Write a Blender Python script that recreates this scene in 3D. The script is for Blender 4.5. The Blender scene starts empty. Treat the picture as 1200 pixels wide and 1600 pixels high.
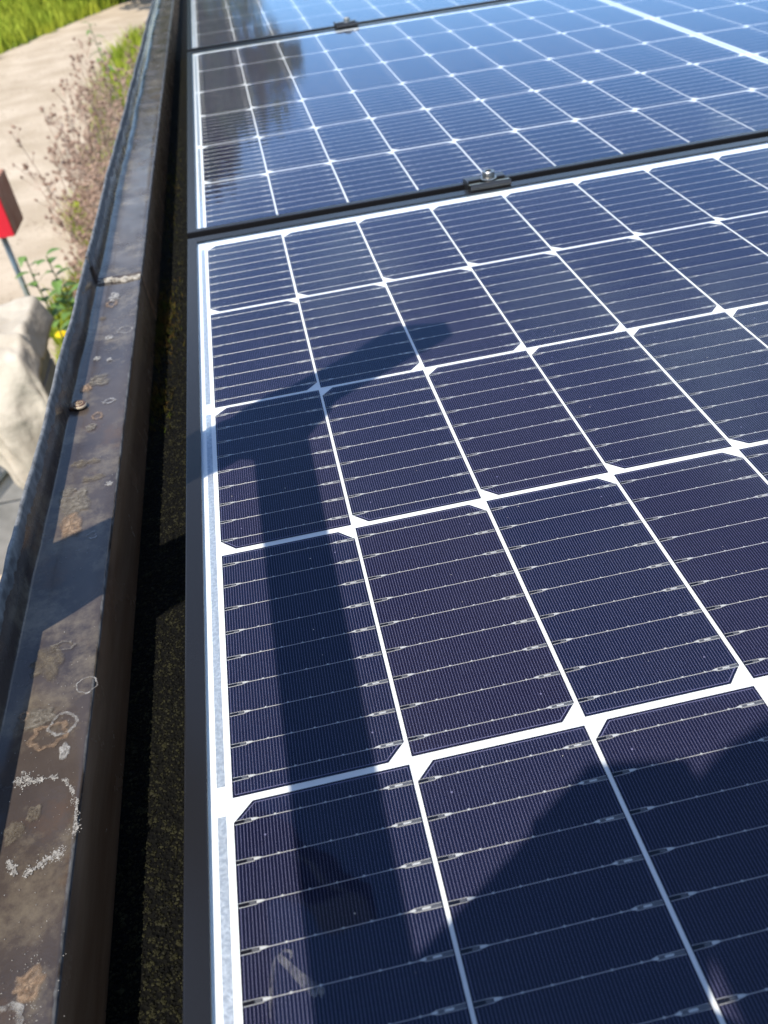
import bpy, bmesh, math, random
from mathutils import Vector, Matrix, noise

# ------------------------------------------------------------------ camera
scene = bpy.context.scene
col = scene.collection
random.seed(7)

cam_data = bpy.data.cameras.new("camera")
cam = bpy.data.objects.new("camera", cam_data)
col.objects.link(cam)
RIGHT = Vector((0.97709, -0.18393, -0.10768))
FWD = Vector((0.0724, 0.7630, -0.6423)).normalized()
RIGHT = (RIGHT - FWD * RIGHT.dot(FWD)).normalized()
UP = RIGHT.cross(FWD)
CAM = Vector((0.0675, -0.8874, 0.3255))
cam.matrix_world = Matrix(((RIGHT.x, UP.x, -FWD.x, CAM.x), (RIGHT.y, UP.y, -FWD.y, CAM.y),
                           (RIGHT.z, UP.z, -FWD.z, CAM.z), (0, 0, 0, 1)))
cam_data.sensor_fit = 'VERTICAL'
cam_data.sensor_height = 36.0
cam_data.sensor_width = 27.0
cam_data.lens = 1261.0 / 1600.0 * 36.0
cam_data.clip_start = 0.01
cam_data.clip_end = 2000.0
cam_data.dof.use_dof = True
cam_data.dof.focus_distance = 0.47
cam_data.dof.aperture_fstop = 12.5
scene.camera = cam

# ------------------------------------------------------------------ sky, sun, exposure
SUN = Vector((0.33, 0.45, -1.0)).normalized()          # direction the light travels
ELEV = math.asin(-SUN.z)
AZ = math.atan2(-SUN.x, -SUN.y)                         # clockwise from +Y

world = bpy.data.worlds.new("World")
scene.world = world
world.use_nodes = True
wn, wl = world.node_tree.nodes, world.node_tree.links
bg = wn['Background']
sky = wn.new('ShaderNodeTexSky')
sky.sky_type = 'NISHITA'
sky.sun_disc = False
sky.sun_elevation = ELEV
sky.sun_rotation = AZ
sky.air_density = 1.0
sky.dust_density = 0.15
sky.ozone_density = 2.5
tc = wn.new('ShaderNodeTexCoord')
sep = wn.new('ShaderNodeSeparateXYZ')
wl.new(tc.outputs['Generated'], sep.inputs[0])
def wmath(op, a, b):
    m = wn.new('ShaderNodeMath'); m.operation = op
    for i, v in enumerate((a, b)):
        if isinstance(v, (int, float)): m.inputs[i].default_value = v
        else: wl.new(v, m.inputs[i])
    return m.outputs[0]
zz = wmath('ADD', wmath('MAXIMUM', sep.outputs[2], 0.0), 0.12)
comb = wn.new('ShaderNodeCombineXYZ')
wl.new(wmath('DIVIDE', sep.outputs[0], zz), comb.inputs[0])
wl.new(wmath('DIVIDE', sep.outputs[1], zz), comb.inputs[1])
comb.inputs[2].default_value = 79.46
cn = wn.new('ShaderNodeTexNoise')
cn.inputs['Scale'].default_value = 0.9
cn.inputs['Detail'].default_value = 7
cn.inputs['Roughness'].default_value = 0.62
wl.new(comb.outputs[0], cn.inputs['Vector'])
cr = wn.new('ShaderNodeValToRGB')
cr.color_ramp.elements[0].position = 0.53
cr.color_ramp.elements[0].color = (0, 0, 0, 1)
cr.color_ramp.elements[1].position = 0.74
cr.color_ramp.elements[1].color = (0.75, 0.75, 0.75, 1)
wl.new(cn.outputs[0], cr.inputs[0])
cmix = wn.new('ShaderNodeMix'); cmix.data_type = 'RGBA'
wl.new(cr.outputs[0], cmix.inputs[0])
wl.new(sky.outputs[0], cmix.inputs[6])
cmix.inputs[7].default_value = (9.0, 8.7, 8.4, 1)
wl.new(cmix.outputs[2], bg.inputs[0])
bg.inputs[1].default_value = 0.15

sun_data = bpy.data.lights.new("sun", 'SUN')
sun_data.energy = 2.9
sun_data.angle = math.radians(0.53)
sun_data.color = (1.0, 0.945, 0.85)
sun = bpy.data.objects.new("sun", sun_data)
col.objects.link(sun)
sun.rotation_euler = SUN.to_track_quat('-Z', 'Y').to_euler()
sun.location = (-2, -3, 6)

scene.view_settings.view_transform = 'Standard'
scene.view_settings.look = 'None'
scene.view_settings.gamma = 1.0
scene.view_settings.use_curve_mapping = False
scene.view_settings.exposure = 1.06
scene.cycles.use_denoising = True
scene.cycles.max_bounces = 8
scene.cycles.transparent_max_bounces = 16

# ------------------------------------------------------------------ helpers
def material(name):
    m = bpy.data.materials.new(name); m.use_nodes = True
    return m, m.node_tree.nodes, m.node_tree.links, m.node_tree.nodes['Principled BSDF']

def simple(name, rgb, rough=0.5, metal=0.0, spec=0.5, vary=0.0, scale=20.0, bump=0.0, bump_scale=None, rgb2=None, detail=6, bump_dist=0.001):
    m, n, l, p = material(name)
    p.inputs['Base Color'].default_value = (*rgb, 1)
    p.inputs['Roughness'].default_value = rough
    p.inputs['Metallic'].default_value = metal
    p.inputs['Specular IOR Level'].default_value = spec
    if vary or rgb2 or bump:
        t = n.new('ShaderNodeTexCoord')
        nz = n.new('ShaderNodeTexNoise'); nz.inputs['Scale'].default_value = scale; nz.inputs['Detail'].default_value = detail
        l.new(t.outputs['Object'], nz.inputs['Vector'])
        if vary or rgb2:
            r = n.new('ShaderNodeValToRGB')
            a = rgb if rgb2 else tuple(c * (1 - vary) for c in rgb)
            b = rgb2 if rgb2 else tuple(min(1, c * (1 + vary)) for c in rgb)
            r.color_ramp.elements[0].position = 0.35; r.color_ramp.elements[0].color = (*a, 1)
            r.color_ramp.elements[1].position = 0.68; r.color_ramp.elements[1].color = (*b, 1)
            l.new(nz.outputs[0], r.inputs[0]); l.new(r.outputs[0], p.inputs['Base Color'])
        if bump:
            nb = n.new('ShaderNodeTexNoise'); nb.inputs['Scale'].default_value = bump_scale or scale; nb.inputs['Detail'].default_value = 5
            l.new(t.outputs['Object'], nb.inputs['Vector'])
            b = n.new('ShaderNodeBump'); b.inputs['Strength'].default_value = bump; b.inputs['Distance'].default_value = bump_dist
            l.new(nb.outputs[0], b.inputs['Height']); l.new(b.outputs[0], p.inputs['Normal'])
    return m

class MB:
    """collects faces for one mesh"""
    def __init__(self): self.v = []; self.f = []; self.mi = []
    def face(self, pts, mi=0):
        i = len(self.v); self.v += [tuple(p) for p in pts]; self.f.append(tuple(range(i, i + len(pts)))); self.mi.append(mi)
    def raw(self, vs, fs, mi=0):
        i = len(self.v); self.v += [tuple(p) for p in vs]
        for f in fs: self.f.append(tuple(k + i for k in f)); self.mi.append(mi)
    def box(self, a, b, mi=0):
        (x0, y0, z0), (x1, y1, z1) = a, b
        vs = [(x0, y0, z0), (x1, y0, z0), (x1, y1, z0), (x0, y1, z0), (x0, y0, z1), (x1, y0, z1), (x1, y1, z1), (x0, y1, z1)]
        self.raw(vs, [(3, 2, 1, 0), (4, 5, 6, 7), (0, 1, 5, 4), (1, 2, 6, 5), (2, 3, 7, 6), (3, 0, 4, 7)], mi)
    def prism(self, pts2, z0, z1, mi=0):
        n = len(pts2)
        vs = [(x, y, z0) for x, y in pts2] + [(x, y, z1) for x, y in pts2]
        fs = [tuple(range(n - 1, -1, -1)), tuple(range(n, 2 * n))] + [(i, (i + 1) % n, (i + 1) % n + n, i + n) for i in range(n)]
        self.raw(vs, fs, mi)
    def tube(self, pts, rads, seg=6, mi=0, cap=True):
        pts = [Vector(p) for p in pts]
        if not hasattr(rads, '__len__'): rads = [rads] * len(pts)
        rings = []; base = len(self.v)
        for i, p in enumerate(pts):
            d = (pts[min(i + 1, len(pts) - 1)] - pts[max(i - 1, 0)])
            d = d.normalized() if d.length > 1e-9 else Vector((0, 0, 1))
            a = d.cross(Vector((0, 0, 1)) if abs(d.z) < 0.9 else Vector((1, 0, 0))).normalized(); b = d.cross(a)
            ring = []
            for k in range(seg):
                t = 2 * math.pi * k / seg
                self.v.append(tuple(p + (a * math.cos(t) + b * math.sin(t)) * rads[i])); ring.append(len(self.v) - 1)
            rings.append(ring)
        for r0, r1 in zip(rings, rings[1:]):
            for k in range(seg):
                self.f.append((r0[k], r0[(k + 1) % seg], r1[(k + 1) % seg], r1[k])); self.mi.append(mi)
        if cap:
            self.f.append(tuple(rings[0][::-1])); self.mi.append(mi); self.f.append(tuple(rings[-1])); self.mi.append(mi)
    def lathe(self, prof, c=(0, 0, 0), seg=20, mi=0):
        base = len(self.v); n = len(prof)
        for k in range(seg):
            t = 2 * math.pi * k / seg
            for r, z in prof: self.v.append((c[0] + r * math.cos(t), c[1] + r * math.sin(t), c[2] + z))
        for k in range(seg):
            for i in range(n - 1):
                a = base + k * n + i; b = base + ((k + 1) % seg) * n + i
                self.f.append((a, b, b + 1, a + 1)); self.mi.append(mi)
    def mesh(self, name, mats, smooth=False):
        me = bpy.data.meshes.new(name); me.from_pydata(self.v, [], self.f); me.update()
        for m in (mats if isinstance(mats, (list, tuple)) else [mats]): me.materials.append(m)
        if len(me.materials) > 1: me.polygons.foreach_set('material_index', self.mi)
        if smooth: me.polygons.foreach_set('use_smooth', [True] * len(me.polygons))
        return me
    def build(self, name, mats, parent=None, smooth=False, bevel=0.0):
        o = link(name, self.mesh(name, mats, smooth), parent)
        if bevel:
            bm = bmesh.new(); bm.from_mesh(o.data); bmesh.ops.remove_doubles(bm, verts=bm.verts, dist=1e-6)
            bmesh.ops.bevel(bm, geom=bm.edges[:], offset=bevel, segments=2, affect='EDGES', profile=0.6, clamp_overlap=True)
            bm.to_mesh(o.data); bm.free()
        return o

def link(name, data, parent=None, loc=None):
    o = bpy.data.objects.new(name, data); col.objects.link(o)
    if parent is not None: o.parent = parent
    if loc is not None: o.location = loc
    return o
def empty(name, loc=(0, 0, 0), rot=(0, 0, 0)):
    o = link(name, None); o.location = loc; o.rotation_euler = rot; o.empty_display_size = 0.05
    return o
def tag(o, label=None, cat=None, group=None, kind=None):
    if label: o['label'] = label
    if cat: o['category'] = cat
    if group: o['group'] = group
    if kind: o['kind'] = kind
    return o
def rnd(a, b): return random.uniform(a, b)

# ------------------------------------------------------------------ materials
def mat_cell():
    m, n, l, p = material('silicon')
    oi = n.new('ShaderNodeObjectInfo')
    r = n.new('ShaderNodeValToRGB')
    r.color_ramp.elements[0].color = (0.0026, 0.0050, 0.022, 1); r.color_ramp.elements[1].color = (0.0072, 0.0052, 0.0195, 1)
    l.new(oi.outputs['Random'], r.inputs[0]); l.new(r.outputs[0], p.inputs['Base Color'])
    p.inputs['Roughness'].default_value = 0.55; p.inputs['Specular IOR Level'].default_value = 0.08
    return m
M_cell = mat_cell()
M_finger = simple('silver_finger', (0.19, 0.18, 0.30), 0.45, 0.0, 0.3)
M_bus = simple('tinned_wire', (0.60, 0.585, 0.56), 0.36, 0.25, 0.5)
M_slit = simple('bare_silicon', (0.004, 0.004, 0.009), 0.5, 0, 0.1)
M_pad = simple('pad_grey', (0.10, 0.10, 0.11), 0.45, 0.2, 0.4)
M_back = simple('backsheet', (0.82, 0.82, 0.81), 0.6, 0, 0.2, vary=0.015, scale=40)
def mat_ribbon():
    m, n, l, p = material('tinned_ribbon')
    t = n.new('ShaderNodeTexCoord')
    v = n.new('ShaderNodeTexNoise'); v.inputs['Scale'].default_value = 520; v.inputs['Detail'].default_value = 4
    l.new(t.outputs['Object'], v.inputs['Vector'])
    r = n.new('ShaderNodeValToRGB'); r.color_ramp.elements[0].position = 0.4; r.color_ramp.elements[1].position = 0.7
    r.color_ramp.elements[0].color = (0.45, 0.47, 0.50, 1); r.color_ramp.elements[1].color = (0.68, 0.69, 0.70, 1)
    l.new(v.outputs[0], r.inputs[0]); l.new(r.outputs[0], p.inputs['Base Color'])
    p.inputs['Metallic'].default_value = 0.55; p.inputs['Roughness'].default_value = 0.38
    b = n.new('ShaderNodeBump'); b.inputs['Strength'].default_value = 0.6; b.inputs['Distance'].default_value = 0.0006
    l.new(v.outputs[0], b.inputs['Height']); l.new(b.outputs[0], p.inputs['Normal'])
    return m
M_ribbon = mat_ribbon()
def mat_frame():
    m, n, l, p = material('black_anodised')
    p.inputs['Base Color'].default_value = (0.012, 0.0115, 0.012, 1)
    p.inputs['Roughness'].default_value = 0.27; p.inputs['Specular IOR Level'].default_value = 0.32
    t = n.new('ShaderNodeTexCoord'); nz = n.new('ShaderNodeTexNoise'); nz.inputs['Scale'].default_value = 900; nz.inputs['Detail'].default_value = 2
    l.new(t.outputs['Object'], nz.inputs['Vector'])
    b = n.new('ShaderNodeBump'); b.inputs['Strength'].default_value = 0.12; b.inputs['Distance'].default_value = 0.0003
    l.new(nz.outputs[0], b.inputs['Height']); l.new(b.outputs[0], p.inputs['Normal'])
    return m
M_frame = mat_frame()

def mat_glass():
    m = bpy.data.materials.new('solar_glass'); m.use_nodes = True
    n, l = m.node_tree.nodes, m.node_tree.links
    n.remove(n['Principled BSDF']); out = n['Material Output']
    t = n.new('ShaderNodeTexCoord')
    # faint ripple of the sheet over every soldered wire plus slow waviness
    sp = n.new('ShaderNodeSeparateXYZ'); l.new(t.outputs['Object'], sp.inputs[0])
    mm = n.new('ShaderNodeMath'); mm.operation = 'MULTIPLY'; l.new(sp.outputs[1], mm.inputs[0]); mm.inputs[1].default_value = 2 * math.pi / (0.1695 / 9.0)
    si = n.new('ShaderNodeMath'); si.operation = 'SINE'; l.new(mm.outputs[0], si.inputs[0])
    nz = n.new('ShaderNodeTexNoise'); nz.inputs['Scale'].default_value = 30; nz.inputs['Detail'].default_value = 3
    l.new(t.outputs['Object'], nz.inputs['Vector'])
    ad = n.new('ShaderNodeMath'); ad.operation = 'MULTIPLY_ADD'; l.new(nz.outputs[0], ad.inputs[0]); ad.inputs[1].default_value = 1.6
    l.new(si.outputs[0], ad.inputs[2])
    b = n.new('ShaderNodeBump'); b.inputs['Strength'].default_value = 1.0; b.inputs['Distance'].default_value = 0.000016
    l.new(ad.outputs[0], b.inputs['Height'])
    fr = n.new('ShaderNodeFresnel'); fr.inputs['IOR'].default_value = 1.34
    gl = n.new('ShaderNodeBsdfGlossy'); gl.inputs['Roughness'].default_value = 0.035; gl.inputs['Color'].default_value = (0.52, 0.75, 1.0, 1)
    l.new(b.outputs[0], gl.inputs['Normal'])
    tr = n.new('ShaderNodeBsdfTransparent'); tr.inputs['Color'].default_value = (0.965, 0.975, 0.97, 1)
    mx = n.new('ShaderNodeMixShader'); l.new(fr.outputs[0], mx.inputs[0]); l.new(tr.outputs[0], mx.inputs[1]); l.new(gl.outputs[0], mx.inputs[2])
    # thin uneven film of dust
    df = n.new('ShaderNodeBsdfDiffuse'); df.inputs['Color'].default_value = (0.55, 0.52, 0.47, 1)
    dn = n.new('ShaderNodeTexNoise'); dn.inputs['Scale'].default_value = 9; dn.inputs['Detail'].default_value = 8; dn.inputs['Roughness'].default_value = 0.65
    l.new(t.outputs['Object'], dn.inputs['Vector'])
    dr = n.new('ShaderNodeMapRange'); l.new(dn.outputs[0], dr.inputs[0])
    dr.inputs[1].default_value = 0.4; dr.inputs[2].default_value = 0.75; dr.inputs[3].default_value = 0.0005; dr.inputs[4].default_value = 0.008
    m2 = n.new('ShaderNodeMixShader'); l.new(dr.outputs[0], m2.inputs[0]); l.new(mx.outputs[0], m2.inputs[1]); l.new(df.outputs[0], m2.inputs[2])
    l.new(m2.outputs[0], out.inputs[0])
    c = bpy.data.materials.new('glass_body'); c.use_nodes = True
    n2, l2 = c.node_tree.nodes, c.node_tree.links
    n2.remove(n2['Principled BSDF']); tb = n2.new('ShaderNodeBsdfTransparent'); l2.new(tb.outputs[0], n2['Material Output'].inputs[0])
    return m, c
M_glass, M_glassbody = mat_glass()

# ------------------------------------------------------------------ large structure: ground, path
GZ = -2.2
M_ground = simple('meadow_soil', (0.05, 0.075, 0.018), 0.95, 0, 0.1, scale=0.9, rgb2=(0.10, 0.13, 0.03), bump=0.6, bump_scale=6, bump_dist=0.08)
g = MB(); S = 900.0
N = 24
def gcoord(i): t = i / N * 2 - 1; return math.copysign(abs(t) ** 3, t) * S
for i in range(N):
    for j in range(N):
        g.face([(gcoord(i), gcoord(j), GZ), (gcoord(i + 1), gcoord(j), GZ), (gcoord(i + 1), gcoord(j + 1), GZ), (gcoord(i), gcoord(j + 1), GZ)])
tag(g.build('ground', M_ground), kind='structure')

M_path = simple('sandy_path', (0.36, 0.285, 0.20), 0.95, 0, 0.1, scale=1.7, rgb2=(0.48, 0.39, 0.29), bump=0.5, bump_scale=30, bump_dist=0.006, detail=10)
left = [(-5.5, -12), (-5.0, 4), (-4.75, 12), (-4.3, 18), (-3.3, 20.6), (-2.4, 22.6), (0.2, 27), (5, 33), (14, 39)]
right = [(-1.3, -12), (-1.25, 2.4), (-1.45, 6), (-1.7, 10), (-1.75, 14), (-1.3, 17.5), (-0.4, 20), (2.4, 24), (7, 29), (15, 34)]
def resample(pl, n):
    seg = [0]
    for a, b in zip(pl, pl[1:]): seg.append(seg[-1] + math.dist(a, b))
    out = []
    for k in range(n + 1):
        s = seg[-1] * k / n
        for i in range(len(pl) - 1):
            if s <= seg[i + 1] + 1e-9:
                t = (s - seg[i]) / (seg[i + 1] - seg[i]); out.append((pl[i][0] + t * (pl[i + 1][0] - pl[i][0]), pl[i][1] + t * (pl[i + 1][1] - pl[i][1]))); break
    return out
L_ = resample(left, 90); R_ = resample(right, 90)
pb = MB()
for k in range(90):
    w = [(0.10 * noise.noise(Vector((q[0] * 1.7, q[1] * 1.7, 3)))) for q in (L_[k], L_[k + 1], R_[k], R_[k + 1])]
    pb.face([(L_[k][0] + w[0], L_[k][1], GZ + .004), (R_[k][0] + w[2], R_[k][1], GZ + .004), (R_[k + 1][0] + w[3], R_[k + 1][1], GZ + .004), (L_[k + 1][0] + w[1], L_[k + 1][1], GZ + .004)])
tag(pb.build('path', M_path), kind='structure')
M_stone = simple('path_gravel', (0.22, 0.17, 0.12), .95, 0, .1, scale=3, rgb2=(0.50, 0.42, 0.32))
st_ = MB()
for k in range(16000):
    y = 3 + 16 * random.random() ** 1.3; x = rnd(-4.3, -1.3); q = rnd(.004, .013); a = rnd(0, 6.3); ca, sa = math.cos(a) * q, math.sin(a) * q
    st_.raw([(x + ca, y + sa, GZ + .004), (x - sa, y + ca, GZ + .004), (x - ca, y - sa, GZ + .004), (x + sa, y - ca, GZ + .004), (x, y, GZ + .004 + q * .7)], [(0, 1, 4), (1, 2, 4), (2, 3, 4), (3, 0, 4)])
tag(st_.build('path_gravel', M_stone), 'loose gravel strewn over the sandy path', 'gravel', kind='stuff')

# ------------------------------------------------------------------ shed with roof and coping
COPZ = -0.050; ROOFZ = -0.108
XL, XR = -0.147, -0.0905          # outer face of the fascia, inner edge of the coping
Y0, Y1, X1 = -2.6, 3.6, 2.05
shed = empty('shed', (0, 0, GZ))
tag(shed, 'flat roofed shed with dark metal edge coping carrying the solar panels', 'shed')
SH = Matrix.Translation((0, 0, -GZ))
def in_shed(o): o.matrix_parent_inverse = SH; return o

def mat_felt():
    m, n, l, p = material('bitumen_felt')
    t = n.new('ShaderNodeTexCoord')
    v = n.new('ShaderNodeTexVoronoi'); v.inputs['Scale'].default_value = 420; l.new(t.outputs['Object'], v.inputs['Vector'])
    nz = n.new('ShaderNodeTexNoise'); nz.inputs['Scale'].default_value = 12; nz.inputs['Detail'].default_value = 8; l.new(t.outputs['Object'], nz.inputs['Vector'])
    r = n.new('ShaderNodeValToRGB'); r.color_ramp.elements[0].color = (0.0012, 0.0012, 0.001, 1); r.color_ramp.elements[1].color = (0.0032, 0.0030, 0.0016, 1)
    r.color_ramp.elements[0].position = .35; r.color_ramp.elements[1].position = .75
    l.new(nz.outputs[0], r.inputs[0]); l.new(r.outputs[0], p.inputs['Base Color'])
    p.inputs['Roughness'].default_value = 0.9; p.inputs['Specular IOR Level'].default_value = 0.15
    b = n.new('ShaderNodeBump'); b.inputs['Strength'].default_value = 1.0; b.inputs['Distance'].default_value = 0.0025
    l.new(v.outputs['Distance'], b.inputs['Height']); l.new(b.outputs[0], p.inputs['Normal'])
    return m
M_felt = mat_felt()
rb = MB(); rb.box((-0.0888, Y0, ROOFZ - 0.12), (X1, Y1, ROOFZ))
roof = in_shed(rb.build('roof', M_felt, shed))
M_gran = simple('mossy_granule', (0.0008, 0.0008, 0.0006), 0.7, 0, 0.15, scale=160, rgb2=(0.026, 0.0245, 0.0105), detail=2)
gr = MB()
OCT = [(1, 0, 0), (-1, 0, 0), (0, 1, 0), (0, -1, 0), (0, 0, 1), (0, 0, -1)]
OF = [(0, 2, 4), (2, 1, 4), (1, 3, 4), (3, 0, 4)]
for k in range(40000):
    y = -0.85 + 2.6 * (random.random() ** 1.6); x = rnd(-0.088, 0.0)
    s = rnd(0.0004, 0.0012) * (1.5 if random.random() < .06 else 1)
    a = rnd(0, 6.3); ca, sa = math.cos(a), math.sin(a)
    sq = (rnd(.7, 1.3), rnd(.7, 1.3), rnd(.5, 1.1)); zc = ROOFZ + rnd(0, .0008)
    gr.raw([(x + (ca * px * sq[0] - sa * py * sq[1]) * s, y + (sa * px * sq[0] + ca * py * sq[1]) * s, zc + pz * s * sq[2]) for px, py, pz in OCT], OF)
o = in_shed(gr.build('roof_granules', M_gran, shed)); o['kind'] = 'stuff'
# moss cushions at the foot of the upstand
M_moss = simple('roof_moss', (0.035, 0.050, 0.006), 0.95, 0, 0.1, scale=90, rgb2=(0.085, 0.045, 0.014))
ms = MB()
for k in range(1900):
    c = random.choice([(0.05, .05), (0.10, .05), (0.02, .04), (-0.13, .03), (0.55, .15)])
    y = random.gauss(c[0], c[1]); x = -0.087 + abs(random.gauss(0, 0.012)); h = rnd(0.002, 0.008); a = rnd(0, 6.3); w = 0.0007
    ms.face([(x - w * math.cos(a), y - w * math.sin(a), ROOFZ), (x + w * math.cos(a), y + w * math.sin(a), ROOFZ), (x + rnd(-.004, .004), y + rnd(-.004, .004), ROOFZ + h)])
o = in_shed(ms.build('roof_moss', M_moss, shed)); o['kind'] = 'stuff'

M_plank = simple('shed_boards', (0.16, 0.11, 0.07), 0.8, 0, 0.3, vary=.35, scale=5)
for nm, a, b in (('wall', (XL + .012, Y0, GZ), (XL + .05, Y1, -.352)), ('wall', (X1 - .05, Y0, GZ), (X1, Y1, ROOFZ - .12)),
                 ('wall', (XL + .05, Y0, GZ), (X1 - .05, Y0 + .04, ROOFZ - .12)), ('wall', (XL + .05, Y1 - .04, GZ), (X1 - .05, Y1, ROOFZ - .12))):
    w = MB(); w.box(a, b); in_shed(w.build(nm, M_plank, shed))

def mat_coping():
    m, n, l, p = material('coping_metal')
    t = n.new('ShaderNodeTexCoord')
    def nz(scale, detail=7, rough=.6, mapscale=None):
        x = n.new('ShaderNodeTexNoise'); x.inputs['Scale'].default_value = scale; x.inputs['Detail'].default_value = detail; x.inputs['Roughness'].default_value = rough
        if mapscale:
            mp = n.new('ShaderNodeMapping'); mp.inputs['Scale'].default_value = mapscale; l.new(t.outputs['Object'], mp.inputs[0]); l.new(mp.outputs[0], x.inputs['Vector'])
        else: l.new(t.outputs['Object'], x.inputs['Vector'])
        return x.outputs[0]
    def ramp(src, p0, p1, c0, c1):
        r = n.new('ShaderNodeValToRGB'); r.color_ramp.elements[0].position = p0; r.color_ramp.elements[1].position = p1
        r.color_ramp.elements[0].color = (*c0, 1); r.color_ramp.elements[1].color = (*c1, 1); l.new(src, r.inputs[0]); return r.outputs[0]
    def mix(f, a, b):
        x = n.new('ShaderNodeMix'); x.data_type = 'RGBA'; l.new(f, x.inputs[0])
        for i, v in ((6, a), (7, b)):
            if isinstance(v, tuple): x.inputs[i].default_value = (*v, 1)
            else: l.new(v, x.inputs[i])
        return x.outputs[2]
    base = ramp(nz(14, 9), .35, .7, (0.040, 0.031, 0.028), (0.075, 0.058, 0.047))
    stain = ramp(nz(24, 9, .72), .50, .66, (0, 0, 0), (1, 1, 1))
    c1 = mix(stain, base, (0.135, 0.110, 0.080))
    chalk = ramp(nz(60, 8, .75, (1, .45, 1)), .66, .76, (0, 0, 0), (.7, .7, .7))
    c2 = mix(chalk, c1, (0.20, 0.175, 0.15))
    rust = ramp(nz(13, 8, .7), .58, .75, (0, 0, 0), (.7, .7, .7))
    c3 = mix(rust, c2, (0.10, 0.055, 0.028))
    # bare metal showing on the folded edges
    sp = n.new('ShaderNodeSeparateXYZ'); l.new(t.outputs['Object'], sp.inputs[0])
    wob = n.new('ShaderNodeMath'); wob.operation = 'MULTIPLY_ADD'; l.new(nz(45, 5), wob.inputs[0]); wob.inputs[1].default_value = 0.020; l.new(sp.outputs[2], wob.inputs[2])
    lipm = n.new('ShaderNodeMapRange'); l.new(wob.outputs[0], lipm.inputs[0]); lipm.inputs[1].default_value = -0.0190; lipm.inputs[2].default_value = -0.0172
    wx = n.new('ShaderNodeMath'); wx.operation = 'MULTIPLY_ADD'; l.new(nz(60, 5, .6, (1, .5, 1)), wx.inputs[0]); wx.inputs[1].default_value = 0.006; l.new(sp.outputs[0], wx.inputs[2])
    inm = n.new('ShaderNodeMapRange'); l.new(wx.outputs[0], inm.inputs[0]); inm.inputs[1].default_value = -0.0886; inm.inputs[2].default_value = -0.0878
    top = n.new('ShaderNodeMapRange'); l.new(sp.outputs[2], top.inputs[0]); top.inputs[1].default_value = -0.0540; top.inputs[2].default_value = -0.0525
    im = n.new('ShaderNodeMath'); im.operation = 'MULTIPLY'; l.new(inm.outputs[0], im.inputs[0]); l.new(top.outputs[0], im.inputs[1])
    mxm = n.new('ShaderNodeMath'); mxm.operation = 'MAXIMUM'; l.new(im.outputs[0], mxm.inputs[0]); l.new(lipm.outputs[0], mxm.inputs[1])
    grey = ramp(nz(120, 6), .35, .7, (0.075, 0.073, 0.071), (0.22, 0.215, 0.205))
    c4 = mix(mxm.outputs[0], c3, grey)
    isin = n.new('ShaderNodeMapRange'); l.new(sp.outputs[0], isin.inputs[0]); isin.inputs[1].default_value = -0.0912; isin.inputs[2].default_value = -0.0905
    below = n.new('ShaderNodeMapRange'); l.new(sp.outputs[2], below.inputs[0]); below.inputs[1].default_value = -0.0520; below.inputs[2].default_value = -0.0535
    inner = n.new('ShaderNodeMath'); inner.operation = 'MULTIPLY'; l.new(isin.outputs[0], inner.inputs[0]); l.new(below.outputs[0], inner.inputs[1])
    brown = ramp(nz(16, 8, .6, (1, .4, 3)), .35, .7, (0.24, 0.13, 0.070), (0.36, 0.225, 0.135))
    c5 = mix(inner.outputs[0], c4, brown)
    l.new(c5, p.inputs['Base Color'])
    rr = n.new('ShaderNodeMapRange'); l.new(nz(22, 8), rr.inputs[0]); rr.inputs[1].default_value = .35; rr.inputs[2].default_value = .7; rr.inputs[3].default_value = .10; rr.inputs[4].default_value = .34
    ro = n.new('ShaderNodeMath'); ro.operation = 'MULTIPLY_ADD'; l.new(mxm.outputs[0], ro.inputs[0]); ro.inputs[1].default_value = .4; l.new(rr.outputs[0], ro.inputs[2])
    l.new(ro.outputs[0], p.inputs['Roughness'])
    p.inputs['Specular IOR Level'].default_value = 0.5
    ba = n.new('ShaderNodeBump'); ba.inputs['Strength'].default_value = .5; ba.inputs['Distance'].default_value = 0.0008
    l.new(nz(30, 9, .65), ba.inputs['Height'])
    bb = n.new('ShaderNodeBump'); bb.inputs['Strength'].default_value = .35; bb.inputs['Distance'].default_value = 0.0003
    l.new(nz(380, 4), bb.inputs['Height']); l.new(ba.outputs[0], bb.inputs['Normal']); l.new(bb.outputs[0], p.inputs['Normal'])
    return m
M_cop = mat_coping()

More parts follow.
